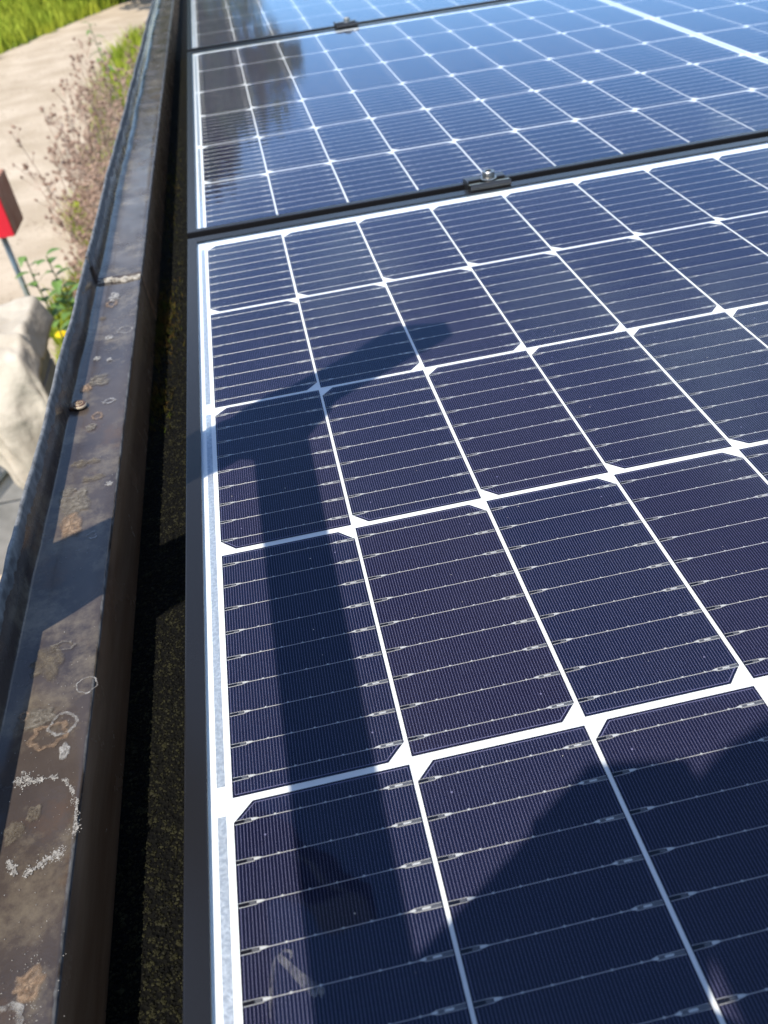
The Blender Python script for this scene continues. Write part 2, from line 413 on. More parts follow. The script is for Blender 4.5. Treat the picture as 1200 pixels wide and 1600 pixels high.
def coping(y0, y1, dz, dx=0.0):
    prof = [(XL, -0.36), (XL - .0006, -.10), (XL, -.024), (XL + .0002, -.0185), (XL + .0012, -.0172), (XL + .0028, -.0178), (XL + .0034, -.0205), (XL + .0036, -.040), (XL + .0042, -.0478), (XL + .0058, COPZ), (-.128, COPZ - .0004),
            (-.110, COPZ - .0007), (-.100, COPZ - .0002), (XR - .0022, COPZ + .0001), (XR - .0007, COPZ - .0004), (XR, COPZ - .0018), (XR + .0006, -.075), (XR + .0014, ROOFZ - .004), (XR + .0014, -.36)]
    n = len(prof); ny = int((y1 - y0) / 0.012)
    vs = []; fs = []
    for j in range(ny + 1):
        y = y0 + (y1 - y0) * j / ny
        for i, (x, z) in enumerate(prof):
            lip = 1.0 if 1 < i < 9 else 0.25
            if i in (0, n - 1): lip = 0
            wx = lip * (0.0022 * noise.noise(Vector((y * 5, 0, 1.3))) + 0.0009 * noise.noise(Vector((y * 26, 2, 1.3))))
            wz = (0.0016 * noise.noise(Vector((y * 9, 5, 7))) + 0.0010 * noise.noise(Vector((y * 60, 5, 7)))) if 2 <= i <= 6 else 0.0004 * noise.noise(Vector((y * 7, x * 60, 9)))
            if i in (13, 14, 15): wx += 0.0005 * noise.noise(Vector((y * 70, 9, 1)))
            vs.append((x + wx + dx, y, z + (wz if 0 < i < n - 1 else 0) + (dz if 0 < i < n - 1 else 0)))
    for j in range(ny):
        for i in range(n - 1):
            a = j * n + i; fs.append((a, a + 1, a + n + 1, a + n))
    fs.append(tuple(range(n)))
    fs.append(tuple(ny * n + i for i in range(n - 1, -1, -1)))
    b = MB(); b.raw(vs, fs)
    o = in_shed(b.build('coping_sheet', M_cop, shed))
    bm = bmesh.new(); bm.from_mesh(o.data); bmesh.ops.recalc_face_normals(bm, faces=bm.faces); bm.to_mesh(o.data); bm.free()
    o.data.polygons.foreach_set('use_smooth', [len(p.vertices) == 4 for p in o.data.polygons])
    return o
near_cop = coping(Y0, 0.080, 0.0)
far_cop = coping(0.0825, Y1, 0.0012, 0.0003)
near_cop['label'] = 'near coping sheet, stained and spotted with lichen'
far_cop['label'] = 'far glossy coping sheet beyond the sealed joint'

# sealant bead over the joint
M_seal = simple('dry_sealant', (0.13, 0.11, 0.085), 0.85, 0, .2, scale=200, rgb2=(0.48, 0.44, 0.37), bump=.8, bump_scale=500, bump_dist=.001)
sb = MB(); nx = 34
rows = []
for i in range(nx + 1):
    t = i / nx; x = XL + .005 + t * (XR - XL - .0055)
    w = 0.0042 + 0.004 * noise.noise(Vector((t * 7, 1, 2))); yc = 0.079 + 0.004 * noise.noise(Vector((t * 4, 8, 2))) + (0.006 if t < .35 else 0)
    h = 0.0015 + 0.0010 * noise.noise(Vector((t * 12, 3, 3)))
    rows.append([(x, yc - w, COPZ - .001), (x, yc - w * .5, COPZ + h * .9), (x, yc, COPZ + h), (x, yc + w * .6, COPZ + .0012 + h * .7), (x, yc + w, COPZ)])
for a, b in zip(rows, rows[1:]):
    for k in range(4): sb.face([a[k], b[k], b[k + 1], a[k + 1]])
s_ = sb.build('sealant', M_seal, near_cop)

# lichen crusts, dried rings and mud splashes on the coping
def crust(name, a, b, amount=1.0, sc=260):
    m, n, l, p = material(name)
    t = n.new('ShaderNodeTexCoord'); nz = n.new('ShaderNodeTexNoise'); nz.inputs['Scale'].default_value = sc; nz.inputs['Detail'].default_value = 8; nz.inputs['Roughness'].default_value = .7
    l.new(t.outputs['Object'], nz.inputs['Vector'])
    r = n.new('ShaderNodeValToRGB'); r.color_ramp.elements[0].position = .35; r.color_ramp.elements[1].position = .7
    r.color_ramp.elements[0].color = (*a, 1); r.color_ramp.elements[1].color = (*b, 1); l.new(nz.outputs[0], r.inputs[0]); l.new(r.outputs[0], p.inputs['Base Color'])
    p.inputs['Roughness'].default_value = .85; p.inputs['Specular IOR Level'].default_value = .25
    at = n.new('ShaderNodeAttribute'); at.attribute_name = 'cover'
    n3 = n.new('ShaderNodeTexNoise'); n3.inputs['Scale'].default_value = sc * 1.3; n3.inputs['Detail'].default_value = 9; n3.inputs['Roughness'].default_value = .75; l.new(t.outputs['Object'], n3.inputs['Vector'])
    ad = n.new('ShaderNodeMath'); ad.operation = 'MULTIPLY_ADD'; l.new(n3.outputs[0], ad.inputs[0]); ad.inputs[1].default_value = 1.5; l.new(at.outputs['Fac'], ad.inputs[2])
    mr = n.new('ShaderNodeMapRange'); l.new(ad.outputs[0], mr.inputs[0]); mr.inputs[1].default_value = .95; mr.inputs[2].default_value = 1.7; mr.inputs[4].default_value = amount
    l.new(mr.outputs[0], p.inputs['Alpha'])
    b_ = n.new('ShaderNodeBump'); b_.inputs['Strength'].default_value = .8; b_.inputs['Distance'].default_value = .0008; l.new(n3.outputs[0], b_.inputs['Height']); l.new(b_.outputs[0], p.inputs['Normal'])
    return m
M_lo = crust('orange_lichen', (0.17, 0.105, 0.065), (0.40, 0.29, 0.20), .85)
M_lg = crust('grey_lichen', (0.12, 0.105, 0.085), (0.26, 0.23, 0.19), .8)
M_lw = crust('pale_crust', (0.22, 0.21, 0.20), (0.50, 0.48, 0.45), .85)
M_mud = crust('dried_mud', (0.10, 0.080, 0.058), (0.19, 0.16, 0.12), .75, 150)
M_crumb = simple('pale_crumb', (0.14, 0.13, 0.12), .85, 0, .2, scale=420, rgb2=(0.36, 0.34, 0.31))
def patch(x, y, rx, ry, mat, ring=0.0, seed=0, h=0.0006, rough=.22, name='lichen_patch'):
    n = 36; rad = []
    for k in range(n):
        t = 2 * math.pi * k / n
        rad.append(1 + rough * 2.2 * noise.noise(Vector((math.cos(t) * 1.6 + seed * 3.1, math.sin(t) * 1.6, seed))) + rough * .8 * noise.noise(Vector((math.cos(t) * 6, math.sin(t) * 6, seed))))
    if ring: fr = [(1.12, .0001, 0), (1.0, h, .72), (1 - ring * .6, h, .66), (max(.02, 1 - ring * 1.3), h * .5, .0), (.01, h * .5, .25 if seed % 2 else .0)]
    else: fr = [(1.18, .0001, 0.0), (1.0, h * .6, .55), (.8, h, .9), (.5, h, .75), (.25, h * 1.1, 1.0), (.01, h * 1.1, .9)]
    vs, at, fs = [], [], []
    for f, z, c in fr:
        for k in range(n):
            t = 2 * math.pi * k / n; w = c * (.8 + .5 * noise.noise(Vector((math.cos(t) * 2, math.sin(t) * 2, seed + f * 3))))
            vs.append((x + rx * rad[k] * f * math.cos(t), y + ry * rad[k] * f * math.sin(t), COPZ + z)); at.append(max(0, w))
    for i in range(len(fr) - 1):
        for k in range(n): fs.append((i * n + k, i * n + (k + 1) % n, (i + 1) * n + (k + 1) % n, (i + 1) * n + k))
    b = MB(); b.raw(vs, fs); o = b.build(name, mat, near_cop, smooth=True)
    o.data.attributes.new('cover', 'FLOAT', 'POINT').data.foreach_set('value', at)
    return o
PT = [(-.1225, -.383, .0086, .0130, M_lo, 0), (-.1215, -.354, .0125, .0140, M_lg, 0), (-.1300, -.338, .006, .006, M_lg, 0), (-.0945, -.545, .0065, .0066, M_lw, .13), (-.113, -.577, .0105, .0085, M_lo, .30),
      (-.120, -.562, .0085, .0075, M_lg, 0), (-.106, -.571, .0085, .0075, M_lw, .22), (-.1300, -.559, .0033, .0033, M_lo, .5), (-.104, -.714, .0072, .0070, M_lo, 0),
      (-.112, -.728, .009, .008, M_lw, .4), (-.115, -.626, .0040, .0045, M_mud, 0), (-.124, -.636, .005, .006, M_mud, 0), (-.132, -.172, .0062, .0075, M_lo, 0), (-.120, -.162, .0105, .0100, M_lg, 0),
      (-.116, -.228, .0052, .006, M_lo, .45), (-.120, -.245, .005, .006, M_lg, 0), (-.101, -.060, .0085, .0075, M_lw, .22), (-.117, -.072, .004, .005, M_lw, 0), (-.126, -.115, .0036, .004, M_lw, 0),
      (-.113, -.122, .003, .0035, M_lw, 0), (-.119, .032, .006, .010, M_lw, 0), (-.121, .015, .006, .010, M_lo, .5), (-.112, -.30, .0060, .004, M_mud, 0), (-.105, -.40, .0035, .004, M_lw, .3),
      (-.097, -.338, .003, .003, M_lw, 0), (-.124, -.300, .0075, .005, M_mud, 0), (-.110, -.325, .009, .004, M_mud, 0), (-.107, -.205, .006, .004, M_lw, .5),
      (-.128, -.020, .004, .005, M_mud, 0), (-.122, -.520, .010, .012, M_mud, 0), (-.113, -.508, .008, .004, M_lg, .3), (-.103, -.590, .003, .005, M_lw, 0)]
for i, (x, y, rx, ry, m, ring) in enumerate(PT): patch(x, y, rx, ry, m, ring, seed=i + 1, h=.0003 if ring or m is M_mud else .0006, rough=.10 if ring and ring < .3 else .24)
# pale crust of a torn off strip: a crooked line of crumbs and films
cb = MB()
path_pts = [(-.127, -.603), (-.117, -.606), (-.107, -.606), (-.100, -.610), (-.095, -.618), (-.092, -.628), (-.0918, -.640), (-.095, -.652), (-.103, -.654), (-.110, -.658), (-.117, -.661), (-.126, -.648)]
PP = resample(path_pts, 120)
for k, (x, y) in enumerate(PP):
    f = max(0, .35 + 1.5 * noise.noise(Vector((k * .13, 4, 4))))
    for q in range(int(34 * f)):
        s = rnd(.0001, .00042) * (1.8 if random.random() < .08 else 1); dx, dy = random.gauss(0, .0018 * f), random.gauss(0, .0024 * f)
        a = rnd(0, 6.3); ca, sa = math.cos(a), math.sin(a)
        cb.raw([(x + dx + (ca * px * 1.5 - sa * py) * s, y + dy + (sa * px + ca * py * 1.5) * s, COPZ + pz * s * .4) for px, py, pz in OCT], OF)
for k in range(380):
    s = rnd(.0001, .0004); x, y = rnd(-.137, -.093), rnd(-.75, -.52)
    if random.random() < .5: x, y = random.gauss(-.103, .006), random.gauss(-.715, .012)
    cb.raw([(x + px * s, y + py * s, COPZ + pz * s * .5) for px, py, pz in OCT], OF)
for k in range(260):
    s = rnd(.0001, .0005); x, y = rnd(-.138, -.092), rnd(-.52, .75)
    cb.raw([(x + px * s, y + py * s, COPZ + pz * s * .5) for px, py, pz in OCT], OF)
o = cb.build('crust_crumbs', M_crumb, near_cop); o['kind'] = 'stuff'

# ------------------------------------------------------------------ solar panels
SX, SY = 0.08334, 0.1695
CW, CH = 0.0813, 0.1657
HALF = 0.8434 + 0.0035          # x offset of the second half of the module
def cell_x(c): return (c * SX if c < 10 else HALF + (c - 10) * SX) + SX / 2
CHAM = 0.0090
def cell_outline(side, inset=0.0):
    w, h = CW / 2 - inset, CH / 2 - inset; c = CHAM - inset * .4
    if side < 0: return [(-w + c, -h), (w, -h), (w, h), (-w + c, h), (-w, h - c), (-w, -h + c)]
    return [(-w, -h), (w - c, -h), (w, -h + c), (w, h - c), (w - c, h), (-w, h)]
def cell_mesh(side):
    b = MB(); b.prism(cell_outline(side), -0.00018, 0.0)
    return b.mesh('cell', M_cell)
def finger_mesh(side):
    b = MB(); nf = 54; w = 0.000068; z = 0.00006
    for k in range(nf):
        x = -CW / 2 + 0.0013 + (CW - 0.0026) * k / (nf - 1)
        d = max(0.0, CHAM - (x + CW / 2 if side < 0 else CW / 2 - x)) + 0.0013
        b.face([(x - w, -CH / 2 + d, z), (x + w, -CH / 2 + d, z), (x + w, CH / 2 - d, z), (x - w, CH / 2 - d, z)])
    o1 = cell_outline(side, 0.0011); o2 = cell_outline(side, 0.00133)
    for i in range(6):
        j = (i + 1) % 6; b.face([(*o1[i], z), (*o1[j], z), (*o2[j], z), (*o2[i], z)])
    # two tiny round alignment marks by the cropped corners
    for sy in (-1, 1):
        cx, cy = side * (CW / 2 - 0.0134), sy * (CH / 2 - 0.0178)
        b.face([(cx + .0005 * math.cos(t * 1.0472), cy + .0005 * math.sin(t * 1.0472), z + .00004) for t in range(6)])
    return b.mesh('finger_lines', M_finger)
def busbar(b, y):
    L = CW / 2; z = 0.00012
    def strip(x0, x1, yc, w, mi=0, zz=z, y1=None):
        y1 = yc if y1 is None else y1
        b.raw([(x0, yc - w, zz - .0001), (x1, y1 - w, zz - .0001), (x1, y1 + w, zz - .0001), (x0, yc + w, zz - .0001), (x0, yc, zz + w * .5), (x1, y1, zz + w * .5)],
              [(0, 1, 5, 4), (4, 5, 2, 3)], mi)
    def flat(pts, mi, zz): b.face([(px, y + py, zz) for px, py in pts], mi)
    strip(-L + .0105, L - .0125, y, .00016)
    for k in range(5):
        x = -L + 0.0185 + k * (CW - .036) / 4
        flat([(x - .0007, 0), (x, -.00055), (x + .0007, 0), (x, .00055)], 0, z + .0002)
    # open fork on the left
    flat([(-L + .0004, -.0008), (-L + .0068, -.0008), (-L + .0068, .0008), (-L + .0004, .0008)], 1, .00008)
    for s in (-1, 1): strip(-L + .0004, -L + .0082, y + s * .00092, .00014, y1=y + s * .0008)
    flat([(-L + .0078, -.0006), (-L + .0090, -.00068), (-L + .0106, -.0004), (-L + .0116, 0), (-L + .0106, .0004), (-L + .0090, .00068), (-L + .0078, .0006)], 0, z + .0001)
    flat([(-L + .0048, -.0006), (-L + .0074, -.0006), (-L + .0074, .0006), (-L + .0048, .0006)], 2, .00010)
    # closed loop on the right
    flat([(L - .0115, -.0008), (L - .0006, -.0008), (L - .0006, .0008), (L - .0115, .0008)], 2, .00008)
    flat([(L - .0085, -.0004), (L - .0050, -.0004), (L - .0050, .0004), (L - .0085, .0004)], 0, .00010)
    for s in (-1, 1): strip(L - .0118, L - .0005, y + s * .00075, .00014, y1=y + s * .00090)
    flat([(L - .0140, 0), (L - .0129, -.0004), (L - .0116, -.00068), (L - .0108, 0), (L - .0116, .00068), (L - .0129, .0004)], 0, z + .0001)
BM = [M_bus, M_slit, M_pad]
BY = [(k - 4) * (CH / 9.0) for k in range(9)]
cells = {-1: cell_mesh(-1), 1: cell_mesh(1)}
fings = {-1: finger_mesh(-1), 1: finger_mesh(1)}
b1 = MB(); busbar(b1, 0.0); one_bus = b1.mesh('busbar', BM)
b9 = MB()
for y in BY: busbar(b9, y)
nine_bus = b9.mesh('busbars', BM)

PX0, PX1 = -0.0205, HALF + 10 * SX + 0.0205      # frame outer faces in the panel's own x
PY1, PY0 = 0.026, -6 * SY - 0.0030               # far and near outer faces
FT, FB = 0.0030, -0.0340                          # frame top and underside
def ring_rail(p0, p1, lip, axis):
    pass
M_rail = simple('mill_aluminium', (0.45, 0.45, 0.46), 0.42, 0.9, 0.5)

def frame_rail(kind):
    """hollow rail with a rounded top lip holding the glass"""
    b = MB()
    if kind in ('left', 'right'):
        s = -1 if kind == 'left' else 1
        xo = PX0 if s < 0 else PX1; lip = 0.0108
        prof = [(0, FB), (0, FT - .0009), (.0003, FT - .0002), (.0010, FT), (lip - .0008, FT), (lip - .0002, FT - .0002), (lip, FT - .0008), (lip, .0021), (.0032, .0021), (.0032, FB + .002), (.022, FB + .002), (.022, FB)]
        pts = [(xo - s * u, z) for u, z in prof]
        ends = (PY0, PY1); mitre = (0.0090, 0.0152)
        def P(k, e): return (pts[k][0], ends[e] + (min(prof[k][0], .0108) * (mitre[e] / .0108) * (1 if e == 0 else -1)), pts[k][1])
    else:
        s = -1 if kind == 'near' else 1
        yo = PY0 if s < 0 else PY1; lip = 0.0090 if s < 0 else 0.0152
        prof = [(0, FB), (0, FT - .0009), (.0003, FT - .0002), (.0010, FT), (lip - .0008, FT), (lip - .0002, FT - .0002), (lip, FT - .0008), (lip, .0021), (.0032, .0021), (.0032, FB + .002), (.022, FB + .002), (.022, FB)]
        pts = [(yo - s * u, z) for u, z in prof]
        ends = (PX0, PX1)
        def P(k, e): return (ends[e] + (min(prof[k][0], lip) * (.0108 / lip) * (1 if e == 0 else -1)), pts[k][0], pts[k][1])
    n = len(prof)
    for k in range(n):
        j = (k + 1) % n; b.face([P(k, 0), P(j, 0), P(j, 1), P(k, 1)])
    b.face([P(k, 0) for k in range(n)][::-1]); b.face([P(k, 1) for k in range(n)])
    me = b.mesh('frame_rail', M_frame)
    bm = bmesh.new(); bm.from_mesh(me); bmesh.ops.remove_doubles(bm, verts=bm.verts, dist=1e-7); bmesh.ops.recalc_face_normals(bm, faces=bm.faces); bm.to_mesh(me); bm.free()
    return me
rails = [frame_rail(k) for k in ('left', 'right', 'near', 'far')]
gb = MB(); x0, x1, y0, y1 = PX0 + .0035, PX1 - .0035, PY0 + .0035, PY1 - .0035
gb.raw([(x0, y0, .0007), (x1, y0, .0007), (x1, y1, .0007), (x0, y1, .0007), (x0, y0, .0020), (x1, y0, .0020), (x1, y1, .0020), (x0, y1, .0020)],
       [(3, 2, 1, 0), (0, 1, 5, 4), (1, 2, 6, 5), (2, 3, 7, 6), (3, 0, 4, 7)], 1)
gb.raw([(x0, y0, .0020), (x1, y0, .0020), (x1, y1, .0020), (x0, y1, .0020)], [(0, 1, 2, 3)], 0)
glass_me = gb.mesh('glass_pane', [M_glass, M_glassbody])
bb = MB(); bb.box((x0, y0, -.0016), (x1, y1, -.00035)); back_me = bb.mesh('backsheet', M_back)
def ribbon_mesh(x, w, ya, yb):
    b = MB(); b.box((x - w, yb, -.00034), (x + w, ya, -.00005)); return b.mesh('bus_ribbon', M_ribbon)
ribs = []
for k in range(3):
    ya, yb = -2 * k * SY - .0065, -(2 * k + 2) * SY + .0085
    ribs.append(ribbon_mesh(-0.0042, .0019, ya, yb)); ribs.append(ribbon_mesh(HALF + 10 * SX + .0042, .0019, ya, yb))
    ribs.append(ribbon_mesh((10 * SX + HALF) / 2, .0024, ya, yb))

def solar_panel(loc, tilt, label, detail):
    root = empty('solar_panel', loc, (tilt, 0, 0))
    tag(root, label, 'solar panel', 'solar panels on the shed roof')
    for me in rails: link('frame_rail', me, root)
    bs = link('backsheet', back_me, root)
    link('glass_pane', glass_me, root)
    for me in ribs: link('bus_ribbon', me, root)
    for r in range(6):
        side = -1 if r % 2 == 0 else 1
        for c in range(20):
            cl = link('cell', cells[side], root, (cell_x(c) + rnd(-.00012, .00012), -(r + .5) * SY + rnd(-.0003, .0003), 0)); cl.rotation_euler.z = rnd(-.0012, .0012)
            f = link('finger_lines', fings[side], cl); f['kind'] = 'stuff'
            if detail and c <= detail[r]:
                for y in BY: link('busbar', one_bus, cl, (0, y, 0))
            else:
                q = link('busbars', nine_bus, cl); q['kind'] = 'stuff'
    return root
TB, TC = 0.0089, 0.0086
near_panel = solar_panel((0, 0, 0), 0.0, 'nearest solar panel, its forked wires and fine lines clearly visible', {0: 7, 1: 6, 2: 5, 3: 4, 4: 3, 5: 2})
yB = 0.04306 + 6 * SY; zB = 0.00134 + 6 * SY * TB
solar_panel((0, yB, zB), TB, 'middle solar panel, lying between the two mounting clamps, reflecting a tree', None)
yC = 1.1155 + 6 * SY; zC = 0.0109 + 6 * SY * TC
solar_panel((0, yC, zC), TC, 'farthest solar panel, cut by the top edge, reflecting dark foliage', None)

# faint smear left by a bird on the near pane
M_smear, n_, l_, p_ = material('dried_smear')
p_.inputs['Base Color'].default_value = (0.55, 0.52, 0.47, 1); p_.inputs['Roughness'].default_value = .9
t_ = n_.new('ShaderNodeTexCoord'); z_ = n_.new('ShaderNodeTexNoise'); z_.inputs['Scale'].default_value = 230; z_.inputs['Detail'].default_value = 7; z_.inputs['Roughness'].default_value = .7
l_.new(t_.outputs['Object'], z_.inputs['Vector'])
r_ = n_.new('ShaderNodeMapRange'); l_.new(z_.outputs[0], r_.inputs[0]); r_.inputs[1].default_value = .36; r_.inputs[2].default_value = .85; r_.inputs[3].default_value = 0; r_.inputs[4].default_value = .26
l_.new(r_.outputs[0], p_.inputs['Alpha'])
sm = MB()
def smear_band(pts, w):
    for (a, wa), (b, wb) in zip(zip(pts, w), list(zip(pts, w))[1:]):
        d = Vector((b[0] - a[0], b[1] - a[1], 0)).normalized(); nn = Vector((-d.y, d.x, 0))
        A, B = Vector((*a, .00212)), Vector((*b, .00212))
        sm.face([A - nn * wa, B - nn * wb, B + nn * wb, A + nn * wa])
smear_band([(.0155, -.7485), (.0175, -.7510), (.0215, -.7560), (.0262, -.7620), (.0300, -.7655), (.0325, -.7650)], [.0006, .0013, .0016, .0022, .0024, .0006])
smear_band([(.0150, -.7490), (.0135, -.7550), (.0120, -.7640), (.0115, -.7700)], [.0004, .0008, .0007, .0002])
smear_band([(.0162, -.7500), (.0185, -.7478), (.0213, -.7490), (.0210, -.7515)], [.0003, .0006, .0006, .0003])
sm.build('dried_smear', M_smear, near_panel)
# grains of dust and pollen on the pane
M_grain = simple('dust_grain', (0.62, 0.55, 0.45), .9)
dg = MB()
for k in range(130):
    s = rnd(.00015, .00042); x, y = rnd(0, .62), rnd(-.80, 0)
    dg.raw([(x + px * s, y + py * s, .0020 + pz * s * .6) for px, py, pz in OCT], OF)
o = dg.build('dust_grains', M_grain, near_panel); o['kind'] = 'stuff'

# clamps between the panels
M_black = simple('black_clamp', (0.022, 0.021, 0.020), 0.28, 0.2, 0.6)
M_steel = simple('bolt_steel', (0.34, 0.33, 0.31), 0.36, 1.0, 0.5, vary=.4, scale=300)
def clamp(loc, tilt, wy, label):
    root = empty('panel_clamp', loc, (tilt, 0, 0)); tag(root, label, 'clamp', 'clamps between panels')
    h = .0235; g = wy
    prof = [(-g - .011, .0001), (-g - .0125, .0016), (-g - .0128, .0040), (-g - .0118, .0062), (-g - .0095, .0072), (-g - .0068, .0062), (-g - .0005, .0050), (-g + .0022, .0042), (-g + .0024, -.006), (g - .0024, -.006),
            (g - .0022, .0042), (g + .0005, .0046), (g + .010, .0046), (g + .0108, .0034), (g + .0108, .0001), (g - .0002, .0001), (g - .0002, -.009), (-g + .0002, -.009), (-g + .0002, .0001)]
    b = MB(); n = len(prof)
    for k in range(n):
        j = (k + 1) % n; b.face([(-h, *prof[k]), (-h, *prof[j]), (h, *prof[j]), (h, *prof[k])])
    b.face([(-h, *q) for q in prof]); b.face([(h, *q) for q in prof][::-1])
    bo = b.build('clamp_body', M_black, root)
    bm = bmesh.new(); bm.from_mesh(bo.data); bmesh.ops.remove_doubles(bm, verts=bm.verts, dist=1e-7); bmesh.ops.recalc_face_normals(bm, faces=bm.faces); bm.to_mesh(bo.data); bm.free()
    w = MB(); w.lathe([(.0045, .0052), (.0090, .0052), (.0093, .0058), (.0090, .0066), (.0045, .0066)], (.003, .002, 0), 28); w.build('washer', M_steel, root)
    q = MB(); q.lathe([(0.0, -.0058), (.0038, -.0058), (.0038, .0067), (.0068, .0067), (.0070, .0074), (.0070, .0128), (.0064, .0135), (.0036, .0135), (.0036, .0095), (0, .0095)], (.003, .002, 0), 24); q.build('bolt', M_steel, root)
    # upright end tab
    e = MB(); e.box((-h - .0012, -g - .004, -.008), (-h - .0002, g - .001, .0085)); e.build('end_tab', M_black, root, bevel=.0003)
    return root
clamp((0.3255, 0.0330, .0032), 0.0, .0072, 'black clamp with shiny bolt between nearest and middle panels')
clamp((0.323, 1.0995, .0141), TB, .0130, 'small blurred clamp between middle and farthest panels')

# mounting rails under the panels
for x, lab in ((0.3255, 'aluminium mounting rail under the clamps, nearer the coping'), (1.36, 'aluminium mounting rail under the panels, away from the coping')):
    b = MB(); prof = [(-.02, 0), (-.02, .066), (-.007, .066), (-.007, .060), (-.015, .060), (-.015, .006), (.015, .006), (.015, .060), (.007, .060), (.007, .066), (.02, .066), (.02, 0)]
    n = len(prof); ya, yb = -1.12, 2.25
    for k in range(n):
        j = (k + 1) % n; b.face([(prof[k][0], ya, prof[k][1]), (prof[j][0], ya, prof[j][1]), (prof[j][0], yb, prof[j][1]), (prof[k][0], yb, prof[k][1])])
    b.face([(p[0], ya, p[1]) for p in prof]); b.face([(p[0], yb, p[1]) for p in prof][::-1])
    o = b.build('mounting_rail', M_rail); o.location = (x, 0, ROOFZ + .0005)
    tag(o, lab, 'rail', 'mounting rails')

# ------------------------------------------------------------------ snail on the coping
M_shell = simple('snail_shell', (0.55, 0.44, 0.30), .35, 0, .5, scale=250, rgb2=(0.70, 0.60, 0.45))
M_band = simple('shell_band', (0.09, 0.045, 0.025), .35, 0, .5)
sn = MB(); ns, sg = 110, 10; base = 0
for i in range(ns + 1):
    t = i / ns; ang = t * 2 * math.pi * 3.4; rr = 0.0003 + 0.0060 * t ** 1.5; tr = 0.00035 + 0.0024 * t ** 1.4
    cx, cy, cz = rr * math.cos(ang), rr * math.sin(ang), 0.0052 * (1 - t) + .0022
    for k in range(sg):
        a = 2 * math.pi * k / sg; d = rr + tr * math.cos(a)
        sn.v.append((d * math.cos(ang), d * math.sin(ang), max(0.0, cz + tr * math.sin(a) * 1.05)))
for i in range(ns):
    for k in range(sg):
        sn.f.append((i * sg + k, i * sg + (k + 1) % sg, (i + 1) * sg + (k + 1) % sg, (i + 1) * sg + k)); sn.mi.append(1 if k in (1, 2) else 0)
sn.f.append(tuple(ns * sg + k for k in range(sg))); sn.mi.append(1)
o = sn.build('snail', [M_shell, M_band], smooth=True); o.location = (-0.1335, -0.208, COPZ - .0002); o.rotation_euler = (0, 0, 1.0)
tag(o, 'small banded snail shell stuck on the dark coping', 'snail')

# ------------------------------------------------------------------ red box on its post
M_red = simple('red_paint', (0.62, 0.012, 0.028), .45, 0, .4, vary=.08, scale=6)
M_rust = simple('rusty_side', (0.28, 0.12, 0.075), .8, 0, .2, scale=9, rgb2=(0.38, 0.21, 0.14), bump=.3, bump_scale=40)
M_post = simple('galvanised_post', (0.30, 0.34, 0.32), .5, .5, .5, vary=.2, scale=14)
bx = empty('red_box', (-1.635, 4.75, GZ)); tag(bx, 'red fronted box with rusty brown sides on a thin grey post', 'box')
b = MB(); b.box((-.155, -.149, .797), (.125, .18, 1.125)); b.build('case', M_rust, bx, bevel=.012)
b = MB(); b.box((-.150, -.158, .800), (.118, -.150, 1.118)); b.build('front_panel', M_red, bx, bevel=.003)
b = MB(); b.tube([(0, 0, 0), (0, 0, .80)], .019, 14); b.build('post', M_post, bx, smooth=True)
b = MB(); b.box((-.06, -.06, .789), (.06, .06, .797)); b.build('mounting_plate', M_post, bx)

# ------------------------------------------------------------------ covered crate by the path
M_board = simple('weathered_board', (0.20, 0.19, 0.175), .85, 0, .2, scale=7, rgb2=(0.33, 0.31, 0.29), bump=.4, bump_scale=30, bump_dist=.004)
M_bar = simple('dark_brace', (0.06, 0.065, 0.06), .6, .3, .4)
CX0, CX1, CY0, CY1, CZ1 = -1.85, -1.02, 2.22, 2.68, -1.12
cr_ = empty('wooden_crate', (-1.43, 2.45, GZ)); tag(cr_, 'grey board crate standing under the beige canvas sheet', 'crate')
def in_c(o): o.matrix_parent_inverse = Matrix.Translation((1.43, -2.45, -GZ)); return o
for z0, z1, dy in ((-2.198, -1.792, 0), (-1.784, -1.362, .006), (-1.354, CZ1 - .02, .002)):
    b = MB(); b.box((CX0, CY0 - dy, z0), (CX1, CY0 + .022, z1)); in_c(b.build('board', M_board, cr_, bevel=.004))
    b = MB(); b.box((CX1 - .022, CY0 + .023, z0), (CX1 + dy, CY1, z1)); in_c(b.build('board', M_board, cr_, bevel=.004))
    b = MB(); b.box((CX0, CY1 - .02, z0), (CX1 - .023, CY1, z1)); in_c(b.build('board', M_board, cr_, bevel=.004))
b = MB(); b.box((CX0, CY0, CZ1 - .018), (CX1, CY1, CZ1)); in_c(b.build('lid', M_board, cr_, bevel=.004))
b = MB(); b.tube([(-1.42, CY0 - .018, -1.76), (-1.06, CY0 - .018, -1.47)], .012, 8); in_c(b.build('brace', M_bar, cr_))

